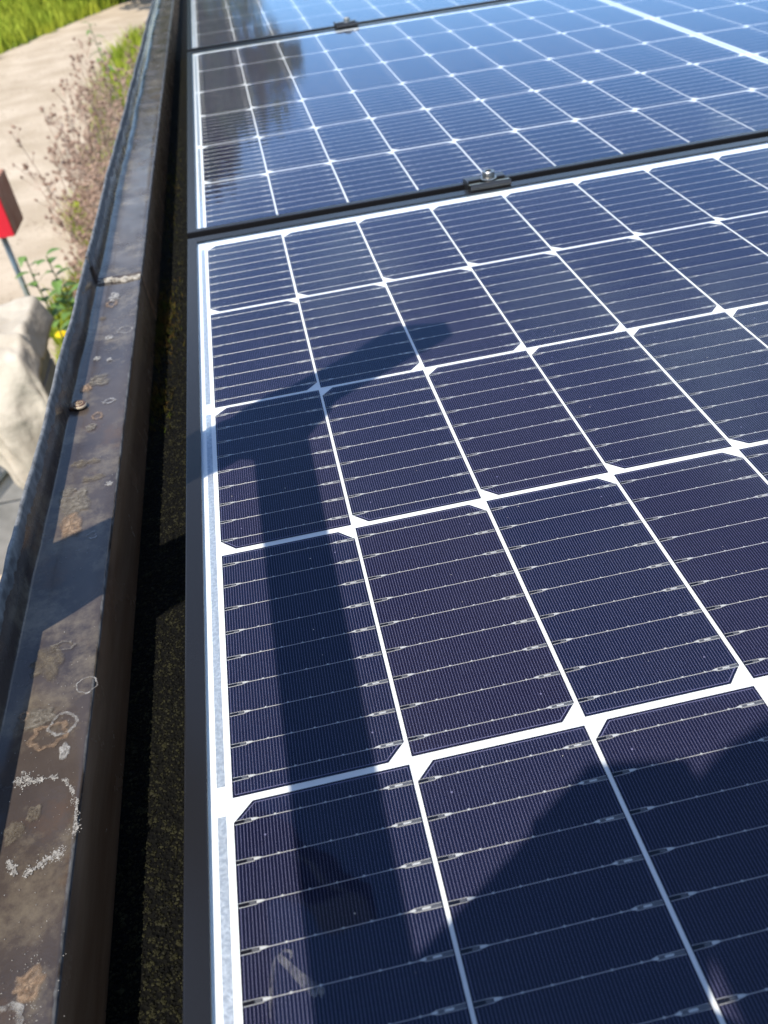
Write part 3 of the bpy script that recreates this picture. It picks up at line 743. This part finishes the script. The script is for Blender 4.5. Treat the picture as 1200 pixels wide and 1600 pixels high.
M_canvas = simple('canvas', (0.36, 0.305, 0.235), .9, 0, .15, scale=3, rgb2=(0.50, 0.44, 0.35), bump=.35, bump_scale=26, bump_dist=.02)
cv = MB(); nu, nv = 110, 120
def fold(u, v):      # sharp creases made of folded noise
    a = 1 - 2 * abs(noise.noise(Vector((u * 3.2 + v * 1.6, v * 2.2, 4)))); b = 1 - 2 * abs(noise.noise(Vector((u * 7 - v * 2, v * 4.5, 9))))
    return a * a * .6 + b * b * .4
def canvas_pt(u, v):
    # u across x, v from the back edge over the top and down the front
    x = -1.95 + u * 1.03
    drop = 0.24 + 0.62 * max(0, (u - .40) / .60) ** 1.2
    s = v * (0.52 + drop); z = CZ1 + .012
    top = s < .50
    k = max(0, s - .50)
    w = min(1, k * 4)
    flow = math.sin((u * 1.0 + k * .55) * 21 + 1.2 * math.sin(k * 9)) * .6 + math.sin((u + k * .8) * 9 + 2) * .4
    y = CY1 + .05 - min(s, .50) - min(k, .03) * .8
    z += .030 * fold(u, v) * (1 if top else .4) + .006 * noise.noise(Vector((u * 26, v * 30, 2)))
    if top: z += .030 * math.exp(-((s - .34 - .06 * u) / .022) ** 2)          # a doubled-over hem lying on the top
    else:
        y -= w * (.060 * (abs(flow) ** .7 * math.copysign(1, flow)) + .050 + .045 * fold(u, v) + .008 * noise.noise(Vector((u * 30, v * 14, 3)))) + .12 * k * max(0, u - .4)
        z -= max(0, k - .012)
    over = max(0, x - CX1 - .02)
    z -= over * 1.2 + 3 * over * over
    x -= over * .45
    x += w * (.03 * u + .05 * u * k)
    return (x, y, z)
idx = [[canvas_pt(i / nu, j / nv) for j in range(nv + 1)] for i in range(nu + 1)]
vs = [p for r in idx for p in r]; fs = [(i * (nv + 1) + j, (i + 1) * (nv + 1) + j, (i + 1) * (nv + 1) + j + 1, i * (nv + 1) + j + 1) for i in range(nu) for j in range(nv)]
cv.raw(vs, fs); o = cv.build('canvas_sheet', M_canvas, smooth=True)
md = o.modifiers.new('thickness', 'SOLIDIFY'); md.thickness = .003
tag(o, 'pale beige canvas sheet draped over the crate beside the shed', 'sheet')

# ------------------------------------------------------------------ plants beside the shed
random.seed(21)
M_dry = simple('dry_stem', (0.36, 0.245, 0.175), .9, 0, .1, scale=8, rgb2=(0.56, 0.41, 0.31))
M_head = simple('seed_head', (0.20, 0.125, 0.09), .95, 0, .1, scale=30, rgb2=(0.42, 0.285, 0.205))
M_leaf = simple('leaf', (0.075, 0.14, 0.028), .5, 0, .35, scale=9, rgb2=(0.13, 0.22, 0.045))
M_stem = simple('green_stem', (0.09, 0.13, 0.04), .7, 0, .2)
M_grass = simple('grass_blade', (0.17, 0.23, 0.012), .7, 0, .2, scale=2.0, rgb2=(0.38, 0.40, 0.035))
M_yel = simple('yellow_petal', (0.80, 0.56, 0.01), .6, 0, .2)

def dried_plant(x, y, h, label):
    root = empty('dried_plant', (x, y, GZ)); tag(root, label, 'plant', 'dried seed plants beside the shed')
    st, hd = MB(), MB()
    def head(p, r):
        for q in range(7):
            d = Vector((rnd(-1, 1), rnd(-1, 1), rnd(-.3, 1))).normalized(); c = Vector(p) + d * r * .3; s = r * rnd(.4, .75)
            a = Vector((rnd(-1, 1), rnd(-1, 1), rnd(-1, 1))).normalized()
            hd.raw([c + Vector(k) * s for k in OCT], [(0, 2, 4), (2, 1, 4), (1, 3, 4), (3, 0, 4), (2, 0, 5), (1, 2, 5), (3, 1, 5), (0, 3, 5)])
        for q in range(12):
            d = Vector((rnd(-1, 1), rnd(-1, 1), rnd(-.5, 1))).normalized(); s = d.orthogonal().normalized() * .0025
            hd.face([Vector(p) - s, Vector(p) + s, Vector(p) + d * r * 1.7])
    for k in range(random.randint(6, 8)):
        lean = Vector((rnd(-.20, .24), rnd(-.22, .22), 1)).normalized(); hh = h * rnd(.75, 1.05)
        pts = [Vector((0, 0, 0)) + Vector((rnd(-.06, .06), rnd(-.06, .06), 0))]
        for q in range(5): pts.append(pts[-1] + (lean + Vector((rnd(-.14, .14), rnd(-.14, .14), 0))) * hh / 5)
        st.tube(pts, [.005, .0045, .004, .0035, .003, .002], 4, cap=False); head(pts[-1], .020)
        for q in range(10):
            f = rnd(.42, .97) * 5; i = min(4, int(f)); p0 = pts[i].lerp(pts[i + 1], f - i)
            a = rnd(0, 6.3); L = rnd(.10, .34) * (1.25 - f / 6); d = Vector((math.cos(a), math.sin(a), rnd(.5, 1.3))).normalized()
            p1 = p0 + d * L * .5 + Vector((0, 0, .02)); p2 = p1 + (d + Vector((0, 0, .5))).normalized() * L * .5
            st.tube([p0, p1, p2], [.0028, .0022, .0015], 3, cap=False); head(p2, rnd(.010, .020))
            if random.random() < .6:
                p3 = p1 + Vector((rnd(-1, 1), rnd(-1, 1), .8)).normalized() * L * .4; st.tube([p1, p3], [.002, .0012], 3, cap=False); head(p3, rnd(.008, .016))
            s = d.cross(Vector((0, 0, 1))).normalized() * rnd(.004, .010)      # shrivelled leaf
            e = p0 + d * rnd(.05, .13) - Vector((0, 0, rnd(0, .05))); st.face([p0 - s * .3, (p0 + e) / 2 - s, e, (p0 + e) / 2 + s])
    st.build('stems', M_dry, root); hd.build('seed_heads', M_head, root)
DP = [(-1.10, 4.55, 1.18), (-.80, 4.2, 1.12), (-1.18, 5.2, 1.2), (-.95, 5.2, 1.25), (-.60, 4.8, 1.1), (-1.22, 5.9, 1.25), (-.80, 5.9, 1.2), (-1.35, 6.6, 1.2), (-.98, 6.9, 1.3), (-1.3, 7.6, 1.2), (-.85, 7.9, 1.25), (-1.22, 8.7, 1.2), (-.70, 6.9, 1.15), (-1.05, 3.95, 1.0), (-1.0, 9.4, 1.2), (-.62, 5.6, 1.15), (-1.05, 6.2, 1.2), (-.72, 4.3, 1.0), (-.95, 4.7, 1.1), (-.55, 7.6, 1.2)]
ordn = ['first', 'second', 'third', 'fourth', 'fifth', 'sixth', 'seventh', 'eighth', 'ninth', 'tenth', 'eleventh', 'twelfth', 'thirteenth', 'fourteenth', 'fifteenth', 'sixteenth', 'seventeenth', 'eighteenth', 'nineteenth', 'twentieth']
DP.sort(key=lambda p: p[1])
for k, (x, y, h) in enumerate(DP):
    dried_plant(x, y, h, 'brown dried seed plant beside the coping, ' + ordn[k] + ' counting away from the canvas')

def leaf(b, p, d, L, w, droop=.25, mi=0):
    d = d.normalized(); s = d.cross(Vector((0, 0, 1)))
    s = s.normalized() if s.length > .01 else Vector((1, 0, 0)); u = s.cross(d)
    prof = [(0, .08), (.2, .75), (.45, 1), (.7, .72), (.9, .3), (1, .02)]
    rows = []
    for t, k in prof:
        c = p + d * L * t - Vector((0, 0, droop * L * t * t)); rows.append((c - s * w * k + u * w * k * .25, c, c + s * w * k + u * w * k * .25))
    for a, c in zip(rows, rows[1:]):
        b.face([a[0], a[1], c[1], c[0]], mi); b.face([a[1], a[2], c[2], c[1]], mi)
def leafy(x, y, h, nl, label, lean=(0, 0), L=(.11, .19)):
    root = empty('leafy_plant', (x, y, GZ)); tag(root, label, 'plant', 'green leafy plants beside the shed')
    st = MB(); top = Vector((lean[0], lean[1], h)); pts = [Vector((0, 0, 0)).lerp(top, t / 5) + Vector((rnd(-.015, .015), rnd(-.015, .015), 0)) * (t > 0) for t in range(6)]
    st.tube(pts, [.008, .007, .006, .005, .004, .003], 6); st.build('stem', M_stem, root)
    for k in range(nl):
        t = .50 + .50 * k / max(1, nl - 1); i = min(4, int(t * 5)); p = pts[i].lerp(pts[i + 1], t * 5 - i); a = k * 2.4 + rnd(-.3, .3)
        b = MB(); leaf(b, Vector((0, 0, 0)), Vector((math.cos(a), math.sin(a), rnd(.2, .7))), rnd(*L) * (1.15 - .4 * t), rnd(.026, .042) * (1.15 - .4 * t), rnd(.3, .8))
        o = b.build('leaf', M_leaf, root); o.location = p
leafy(-1.06, 3.55, .98, 22, 'tall green leafy plant above the yellow flower, between canvas and coping', (-.06, .05))
leafy(-1.24, 3.80, .92, 16, 'slender green leafy plant closest to the grey post', (-.06, .02))
leafy(-.90, 3.30, .96, 20, 'green leafy plant touching the coping, left of the coping joint', (0, 0))
leafy(-1.30, 9.9, 1.25, 18, 'green leafy plant rising behind the dried seed heads', (-.1, 0), (.12, .2))

fl = empty('yellow_flower', (-1.37, 4.30, GZ)); tag(fl, 'single bright yellow flower in the grass beside the canvas', 'flower')
b = MB(); b.tube([(0, 0, 0), (.01, -.005, .12), (0, 0, .22)], [.004, .004, .003], 6); b.build('stem', M_stem, fl)
for r, n, z in ((.075, 15, .222), (.055, 12, .230), (.032, 8, .237)):
    for k in range(n):
        a = 2 * math.pi * (k + r * 50) / n; b = MB(); leaf(b, Vector((0, 0, 0)), Vector((math.cos(a), math.sin(a), .35)), r, r * .24, .3); o = b.build('petal', M_yel, fl); o.location = (0, 0, z)

def blades(name, spots, mat, hr, label, wr=(.004, .009)):
    b = MB()
    for x, y in spots:
        h = rnd(*hr); w = rnd(*wr); a = rnd(0, 6.3); lx, ly = rnd(-.45, .45) * h, rnd(-.45, .45) * h; ca, sa = math.cos(a) * w, math.sin(a) * w
        b.raw([(x - ca, y - sa, GZ), (x + ca, y + sa, GZ), (x + lx * .4 + ca * .8, y + ly * .4 + sa * .8, GZ + h * .6), (x + lx * .4 - ca * .8, y + ly * .4 - sa * .8, GZ + h * .6), (x + lx, y + ly, GZ + h)], [(0, 1, 2, 3), (3, 2, 4)])
    return tag(b.build(name, mat), label, 'grass', kind='stuff')
sp = []
def edge_x(pl, y):
    for a, b in zip(pl, pl[1:]):
        if a[1] <= y <= b[1]: return a[0] + (b[0] - a[0]) * (y - a[1]) / (b[1] - a[1])
    return pl[-1][0]
while len(sp) < 26000:
    y = rnd(2.2, 19) if random.random() < .55 else rnd(2.8, 8); xe = edge_x(right, y)
    x = rnd(xe - .12 + .25 * noise.noise(Vector((0, y * .9, 0))), -.2)
    if noise.noise(Vector((x * 1.3, y * .7, 5))) > -.25: sp.append((x, y))
blades('grass', sp, M_grass, (.05, .22), 'lush green grass growing along the shed wall')
sp = []
while len(sp) < 9000:
    y = rnd(10.5, 16); x = rnd(edge_x(right, y) - .05, -.6); sp.append((x, y))
blades('weeds', sp, M_grass, (.15, .48), 'tall bright green weeds at the far end of the shed', (.006, .014))
sp = []
while len(sp) < 42000:
    y = 15 + 22 * random.random() ** 1.4; x = rnd(-9, 3)
    if y < 18: xe = edge_x(left, y)
    else: xe = edge_x(left[3:], y)
    if x < xe + .18 * noise.noise(Vector((y * 2, 0, 1))) + .05: sp.append((x, y))
while len(sp) < 72000:
    y = rnd(-2, 16); x = -4.9 - 9 * random.random() ** 1.6
    if x < edge_x(left, y) + .1: sp.append((x, y))
blades('meadow_grass', sp, M_grass, (.14, .40), 'sunlit tall meadow grass across the sandy path', (.008, .02))

# ------------------------------------------------------------------ trees mirrored in the glass
random.seed(5)
M_bark = simple('bark', (0.09, 0.07, 0.05), .9, 0, .1, vary=.3, scale=6)
M_tleaf = simple('tree_leaf', (0.035, 0.062, 0.014), .6, 0, .25, scale=1.2, rgb2=(0.105, 0.145, 0.035))
def tree(x, y, h, r, label, n=7000, low=.16):
    root = empty('tree', (x, y, GZ)); tag(root, label, 'tree', 'trees beyond the shed')
    t = MB(); top = Vector((rnd(-.3, .3), rnd(-.3, .3), h * .85))
    t.tube([(0, 0, 0), (0.05, 0, h * .25), top * .6, top], [.17, .13, .08, .02], 9)
    cl = []
    for k in range(46):
        f = rnd(low, 1.0); wid = math.sin(min(1, (f - low) / (1 - low) * .92 + .12) * math.pi) ** .6
        a = rnd(0, 6.3); d = r * wid * rnd(.35, 1.0); c = Vector((math.cos(a) * d, math.sin(a) * d, f * h)); cl.append((c, rnd(.45, .95) * r * .36))
        s = top * (f * .75); t.tube([s, s.lerp(c, .6) + Vector((0, 0, .1)), c], [.045, .028, .01], 5)
    t.build('trunk', M_bark, root, smooth=True)
    b = MB()
    for k in range(n):
        c, rr = random.choice(cl); d = Vector((random.gauss(0, 1), random.gauss(0, 1), random.gauss(0, .8))).normalized() * rr * random.random() ** .4
        p = c + d; u = Vector((rnd(-1, 1), rnd(-1, 1), rnd(-.6, .6))).normalized(); w = u.orthogonal().normalized(); L = rnd(.10, .20)
        b.face([p - u * L, p + w * L * .55, p + u * L, p - w * L * .55])
    b.build('crown', M_tleaf, root)
tree(-1.25, 22.5, 8.6, 3.3, 'broad tree behind the shed, seen mirrored in the panel glass', 14000)
tree(-6.0, 27.5, 9.8, 3.4, 'tall tree left of the broad one, mirrored in the coping', 11000)
tree(-.2, 30, 7.0, 2.6, 'small tree behind the broad one, mirrored in the farthest panel', 6000)
tree(-12.5, 31, 10, 3.8, 'far tree across the meadow, beyond the path', 6000)


# ------------------------------------------------------------------ ladder leaning on the roof edge, left of the view
def stile_pt(z, y): return Vector((-0.178 + 0.38 * z, y, z))
lad = empty('ladder', (stile_pt(GZ, 0).x, -.72, GZ)); tag(lad, 'dark grey ladder leaning against the roof edge, its shadow crossing coping and panel', 'ladder')
def in_l(o): o.matrix_parent_inverse = Matrix.Translation((-stile_pt(GZ, 0).x, .72, -GZ)); return o
M_lad = simple('ladder_fibreglass', (0.035, 0.036, 0.04), .6, 0, .3, vary=.1, scale=30)
M_cap = simple('black_rubber', (0.02, 0.02, 0.02), .7)
dirv = (stile_pt(1, 0) - stile_pt(0, 0)).normalized(); perp = Vector((dirv.z, 0, -dirv.x))
SY1, SY2 = -.506, -.944
for yc in (SY1, SY2):
    b = MB(); prof = [(-.024, -.0115), (.024, -.0115), (.024, .0115), (.018, .0115), (.018, -.008), (-.018, -.008), (-.018, .0115), (-.024, .0115)]
    sgn = -1 if yc == SY1 else 1
    A, B = stile_pt(GZ + .02, yc), stile_pt(.487, yc)
    for k in range(8):
        j = (k + 1) % 8; q = [P + perp * prof[m][0] + Vector((0, sgn * prof[m][1], 0)) for P, m in ((A, k), (A, j), (B, j), (B, k))]; b.face(q)
    for P in (A, B): b.face([P + perp * m[0] + Vector((0, sgn * m[1], 0)) for m in prof])
    in_l(b.build('stile', M_lad, lad))
    for P, d in ((A, -1), (B, 1)):
        c = MB(); cs = [P + perp * a + Vector((0, e, 0)) + dirv * (.02 * d if f else -.03 * d) for f in (0, 1) for a, e in ((-.0255, -.013), (.0255, -.013), (.0255, .013), (-.0255, .013))]
        c.raw(cs, [(0, 1, 2, 3), (7, 6, 5, 4), (0, 4, 5, 1), (1, 5, 6, 2), (2, 6, 7, 3), (3, 7, 4, 0)]); in_l(c.build('end_cap', M_cap, lad))
for k in range(9):
    z = .317 - .30 * k
    if z < GZ + .1: break
    b = MB(); p0 = stile_pt(z, SY2 + .004); p1 = stile_pt(z, SY1 - .004)
    cs = [p + Vector((dx, 0, dz)) for p in (p0, p1) for dx, dz in ((-.0165, -.012), (.0165, -.012), (.0165, .012), (-.0165, .012))]
    b.raw(cs, [(3, 2, 1, 0), (4, 5, 6, 7), (0, 1, 5, 4), (1, 2, 6, 5), (2, 3, 7, 6), (3, 0, 4, 7)]); in_l(b.build('rung', M_lad, lad))

# ------------------------------------------------------------------ telephone, and two unseen people added for their shadows
M_phone = simple('phone_glass', (0.02, 0.02, 0.025), .15, 0, .6)
M_screen = simple('phone_screen', (0.01, 0.01, 0.012), .08, 0, .6)
ph = empty('smartphone', (0, 0, 0)); tag(ph, 'dark smartphone held out over the nearest panel', 'phone')
ph.matrix_world = Matrix(((RIGHT.x, UP.x, -FWD.x, 0), (RIGHT.y, UP.y, -FWD.y, 0), (RIGHT.z, UP.z, -FWD.z, 0), (0, 0, 0, 1)))
ph.location = CAM - RIGHT * .0218 - UP * .0593 - FWD * .009
b = MB(); b.box((-.0358, -.0733, -.004), (.0358, .0733, .004)); b.build('case', M_phone, ph, bevel=.003)
b = MB(); b.box((-.034, -.0715, .0041), (.034, .0715, .0046)); b.build('screen', M_screen, ph)

M_skin = simple('skin', (0.42, 0.24, 0.17), .55, 0, .4); M_jack = simple('blue_jacket', (0.05, 0.08, 0.15), .9, 0, .2, bump=.3, scale=20, bump_scale=20, bump_dist=.006)
M_shirt = simple('grey_sweater', (0.10, 0.10, 0.105), .95, 0, .1, bump=.3, scale=20, bump_scale=20, bump_dist=.006)
M_trou = simple('trousers', (0.06, 0.06, 0.055), .9, 0, .2); M_shoe = simple('shoe', (0.05, 0.035, 0.025), .7); M_hair = simple('hair', (0.035, 0.022, 0.014), .6)
M_eye = simple('eye', (.5, .48, .45), .2); M_lip = simple('lip', (.35, .14, .12), .5)
person = None
def skin(name, chains, mat, sub=2):
    vs, es, rs, roots, key = [], [], [], [], {}
    for ch in chains:
        prev = None
        for (p, r) in ch:
            k = tuple(round(c, 4) for c in p)
            if k not in key:
                key[k] = len(vs); vs.append(p); rs.append(r)
                if prev is None: roots.append(key[k])
            i = key[k]
            if prev is not None and prev != i: es.append((prev, i))
            prev = i
    me = bpy.data.meshes.new(name); me.from_pydata(vs, es, []); me.materials.append(mat)
    o = link(name, me, person); o.matrix_parent_inverse = Matrix.Translation(-person.location)
    m = o.modifiers.new('skin', 'SKIN'); m.use_smooth_shade = True
    for v, r in zip(me.skin_vertices[0].data, rs): v.radius = (r, r) if not hasattr(r, '__len__') else r
    for i in roots: me.skin_vertices[0].data[i].use_root = True
    o.modifiers.new('sub', 'SUBSURF').levels = sub; o.modifiers['sub'].render_levels = sub
    return o
thin = lambda ch, f: [(p, (r * f if not hasattr(r, '__len__') else r)) for p, r in ch]
def finger(root, pts, r): return [(root, r * 1.1)] + [(p, r * f) for p, f in zip(pts, (1, .95, .85))]
def figure(loc, label, mat_top, HIP, CH_, NK, LS, RS, LE, RE, LW, RW, LEGS, HEAD, face, palmL, fingL, palmR, fingR, gloved, feet):
    """one clothed person: body, top, trousers, shoes, hair, face"""
    global person
    person = empty('person', loc); tag(person, label, 'person')
    V = Vector
    mid = tuple(V(HIP).lerp(V(CH_), .45)); low = tuple(V(CH_).lerp(V(NK), .68))
    torso = [(HIP, .135), (mid, .125), (CH_, .15), (low, .085), (NK, .05)]
    arm = lambda S, E, W, k=1.0: [(CH_, .15), (S, .062 * k), (E, .045 * k), (W, .030 * k)]
    H = V(HEAD); f = V(face).normalized(); up = V((0, 0, 1)); n_ = V(NK)
    head = [(NK, .05), (tuple(n_.lerp(H, .30) - f * .008), .052), (tuple(H - up * .062 + f * .012), .080), (tuple(H), .098), (tuple(H + up * .055 - f * .008), .086), (tuple(H + up * .085 - f * .012), .04)]
    nose = [(tuple(H), .098), (tuple(H + f * .098 - up * .020), .014)]
    chains = [thin(torso[:-1], .66) + [torso[-1]], head, nose, thin(arm(LS, LE, LW)[:-1], .62) + [(LW, .026)], thin(arm(RS, RE, RW)[:-1], .62) + [(RW, .026)]] + [thin(c, .66) for c in LEGS]
    hands = ([palmL] + fingL, [palmR] + fingR)
    skin('body', chains + ([] if gloved else hands[0]) + hands[1], M_skin)
    if gloved: skin('glove', hands[0], M_jack)
    top = tuple(V(CH_).lerp(V(NK), .9))
    skin('jacket', [torso[:-1] + [(top, .062)], arm(LS, LE, LW, 1.12), arm(RS, RE, RW, 1.12)], mat_top)
    skin('trousers', [[(HIP, .142), (mid, .130)]] + [[(HIP, .142)] + [(p, r * 1.12) for p, r in c[1:]] for c in LEGS], M_trou)
    for ft in feet: skin('shoe', [[(p, r) for p, r in zip(ft, (.040, .042, .043, .034))]], M_shoe)
    skin('hair', [[(tuple(H - f * .022 - up * .02), .086), (tuple(H - f * .022 + up * .035), .102), (tuple(H - f * .012 + up * .085), .072)]], M_hair)
    s = f.cross(up).normalized()
    for k in (-1, 1):
        e = MB(); e.lathe([(0, -.011), (.0075, -.008), (.011, 0), (.0075, .008), (0, .011)], H + f * .083 + s * .033 * k + up * .008, 12)
        o = e.build('eye', M_eye, person); o.matrix_parent_inverse = Matrix.Translation(-person.location)
        e = MB(); c = H + s * .098 * k - f * .006
        e.tube([c - up * .03, c + s * .012 * k + up * .002, c + up * .03], [.006, .014, .006], 8); o = e.build('ear', M_skin, person, smooth=True); o.matrix_parent_inverse = Matrix.Translation(-person.location)
    m = MB(); c = H + f * .090 - up * .056; m.tube([c - s * .024 - f * .008, c, c + s * .024 - f * .008], [.003, .006, .003], 6); o = m.build('mouth', M_lip, person); o.matrix_parent_inverse = Matrix.Translation(-person.location)

# one, added to shadow coping and panel, holds the ladder with both hands
fl_ = []
for k in range(4):
    z = .300 + .019 * k; fl_.append(finger((-.085, -.530, z), [(-.072, -.545, z), (-.040, -.540, z + .004), (-.030, -.510, z + .004)], .0088))
fl_.append(finger((-.095, -.525, .300), [(-.082, -.500, .318), (-.055, -.484, .330), (-.035, -.490, .338)], .0098))
fr_ = []
RX = -.178 + .38 * .10
for k in range(4):
    z = .075 + .019 * k; x = RX - .01 + .007 * k; fr_.append(finger((x - .025, -.945, z), [(x - .012, -.968, z), (x + .020, -.966, z + .003), (x + .032, -.940, z + .003)], .0088))
fr_.append(finger((RX - .04, -.94, .075), [(RX - .024, -.916, .090), (RX, -.914, .102), (RX + .016, -.920, .110)], .0098))
figure((-.66, -.72, -1.168), 'unseen person in blue jacket standing on the ladder and gripping it, added to cast a shadow', M_jack,
       (-.62, -.73, -.26), (-.53, -.79, .06), (-.45, -.82, .245), (-.44, -.645, .19), (-.44, -.985, .19), (-.285, -.555, .085), (-.33, -1.04, -.02), (-.115, -.530, .275), (-.205, -.965, .055),
       [[((-.62, -.73, -.26), .135), ((-.63, -.64, -.36), .085), ((-.52, -.62, -.72), .058), ((-.655, -.62, -1.08), .042), ((-.655, -.62, -1.125), .038)], [((-.62, -.73, -.26), .135), ((-.63, -.82, -.36), .085), ((-.545, -.84, -.72), .058), ((-.655, -.84, -1.08), .042), ((-.655, -.84, -1.125), .038)]],
       (-.405, -.815, .445), (1, .35, -.1), [((-.115, -.530, .275), .027), ((-.100, -.528, .300), (.030, .020)), ((-.085, -.526, .325), (.030, .018)), ((-.083, -.528, .350), .014)], fl_,
       [((-.205, -.965, .055), .027), ((RX - .045, -.952, .075), (.028, .020)), ((RX - .034, -.948, .100), (.030, .018)), ((RX - .028, -.946, .125), .014)], fr_, True,
       [[(-.70, y, -1.125), (-.655, y, -1.128), (-.59, y, -1.130), (-.535, y, -1.132)] for y in (-.62, -.84)])
# the other, added to shadow the near panel, kneels behind it taking the picture
PB = CAM - RIGHT * .0218 - FWD * .009
def pp(x, y, z): q = PB + RIGHT * x - UP * y - FWD * z; return (q.x, q.y, q.z)
rf, lf = [], []
for k in range(4):
    y = .070 + .019 * k
    rf.append(finger(pp(.046, y + .012, .018), [pp(.050, y, .004), pp(.040, y - .003, -.014), pp(.018, y - .002, -.0165)], .0086))
    lf.append(finger(pp(-.046, y + .022, .018), [pp(-.050, y + .010, .004), pp(-.040, y + .006, -.015), pp(-.022, y + .006, -.0168)], .0086))
rf.append(finger(pp(.050, .130, .022), [pp(.030, .112, .020), pp(.016, .095, .017), pp(.010, .080, .015)], .0098))
lf.append(finger(pp(-.050, .138, .022), [pp(-.032, .120, .020), pp(-.020, .105, .017), pp(-.014, .090, .015)], .0098))
RWp, LWp = pp(.070, .180, .04), pp(-.072, .188, .04)
KZ = ROOFZ
def leg(s):
    x = .065 + s * .13
    return [((.065, -1.56, .115), .135), ((x, -1.50, .08), .090), ((x + s * .02, -1.20, KZ + .062), .058), ((x, -1.58, KZ + .048), .044), ((x - s * .01, -1.63, KZ + .045), .038)]
figure((.065, -1.4, ROOFZ), 'unseen person in grey sweater kneeling on the roof, taking the picture, added to shadow the nearest panel', M_shirt,
       (.065, -1.56, .115), (.065, -1.33, .30), (.065, -1.155, .44), (-.115, -1.235, .375), (.245, -1.235, .375), (-.185, -1.10, .13), (.275, -1.09, .14), LWp, RWp,
       [leg(-1), leg(1)], (.072, -1.045, .575), (0, 1, -.75), [(LWp, .027), (pp(-.060, .155, .03), (.028, .020)), (pp(-.052, .125, .024), (.030, .018)), (pp(-.048, .095, .020), .015)], lf,
       [(RWp, .027), (pp(.060, .148, .03), (.028, .020)), (pp(.052, .118, .024), (.030, .018)), (pp(.048, .085, .020), .015)], rf, False,
       [[(.065 + s * .12, -1.60, KZ + .046), (.065 + s * .12, -1.66, KZ + .044), (.065 + s * .12, -1.73, KZ + .046), (.065 + s * .12, -1.79, KZ + .05)] for s in (-1, 1)])
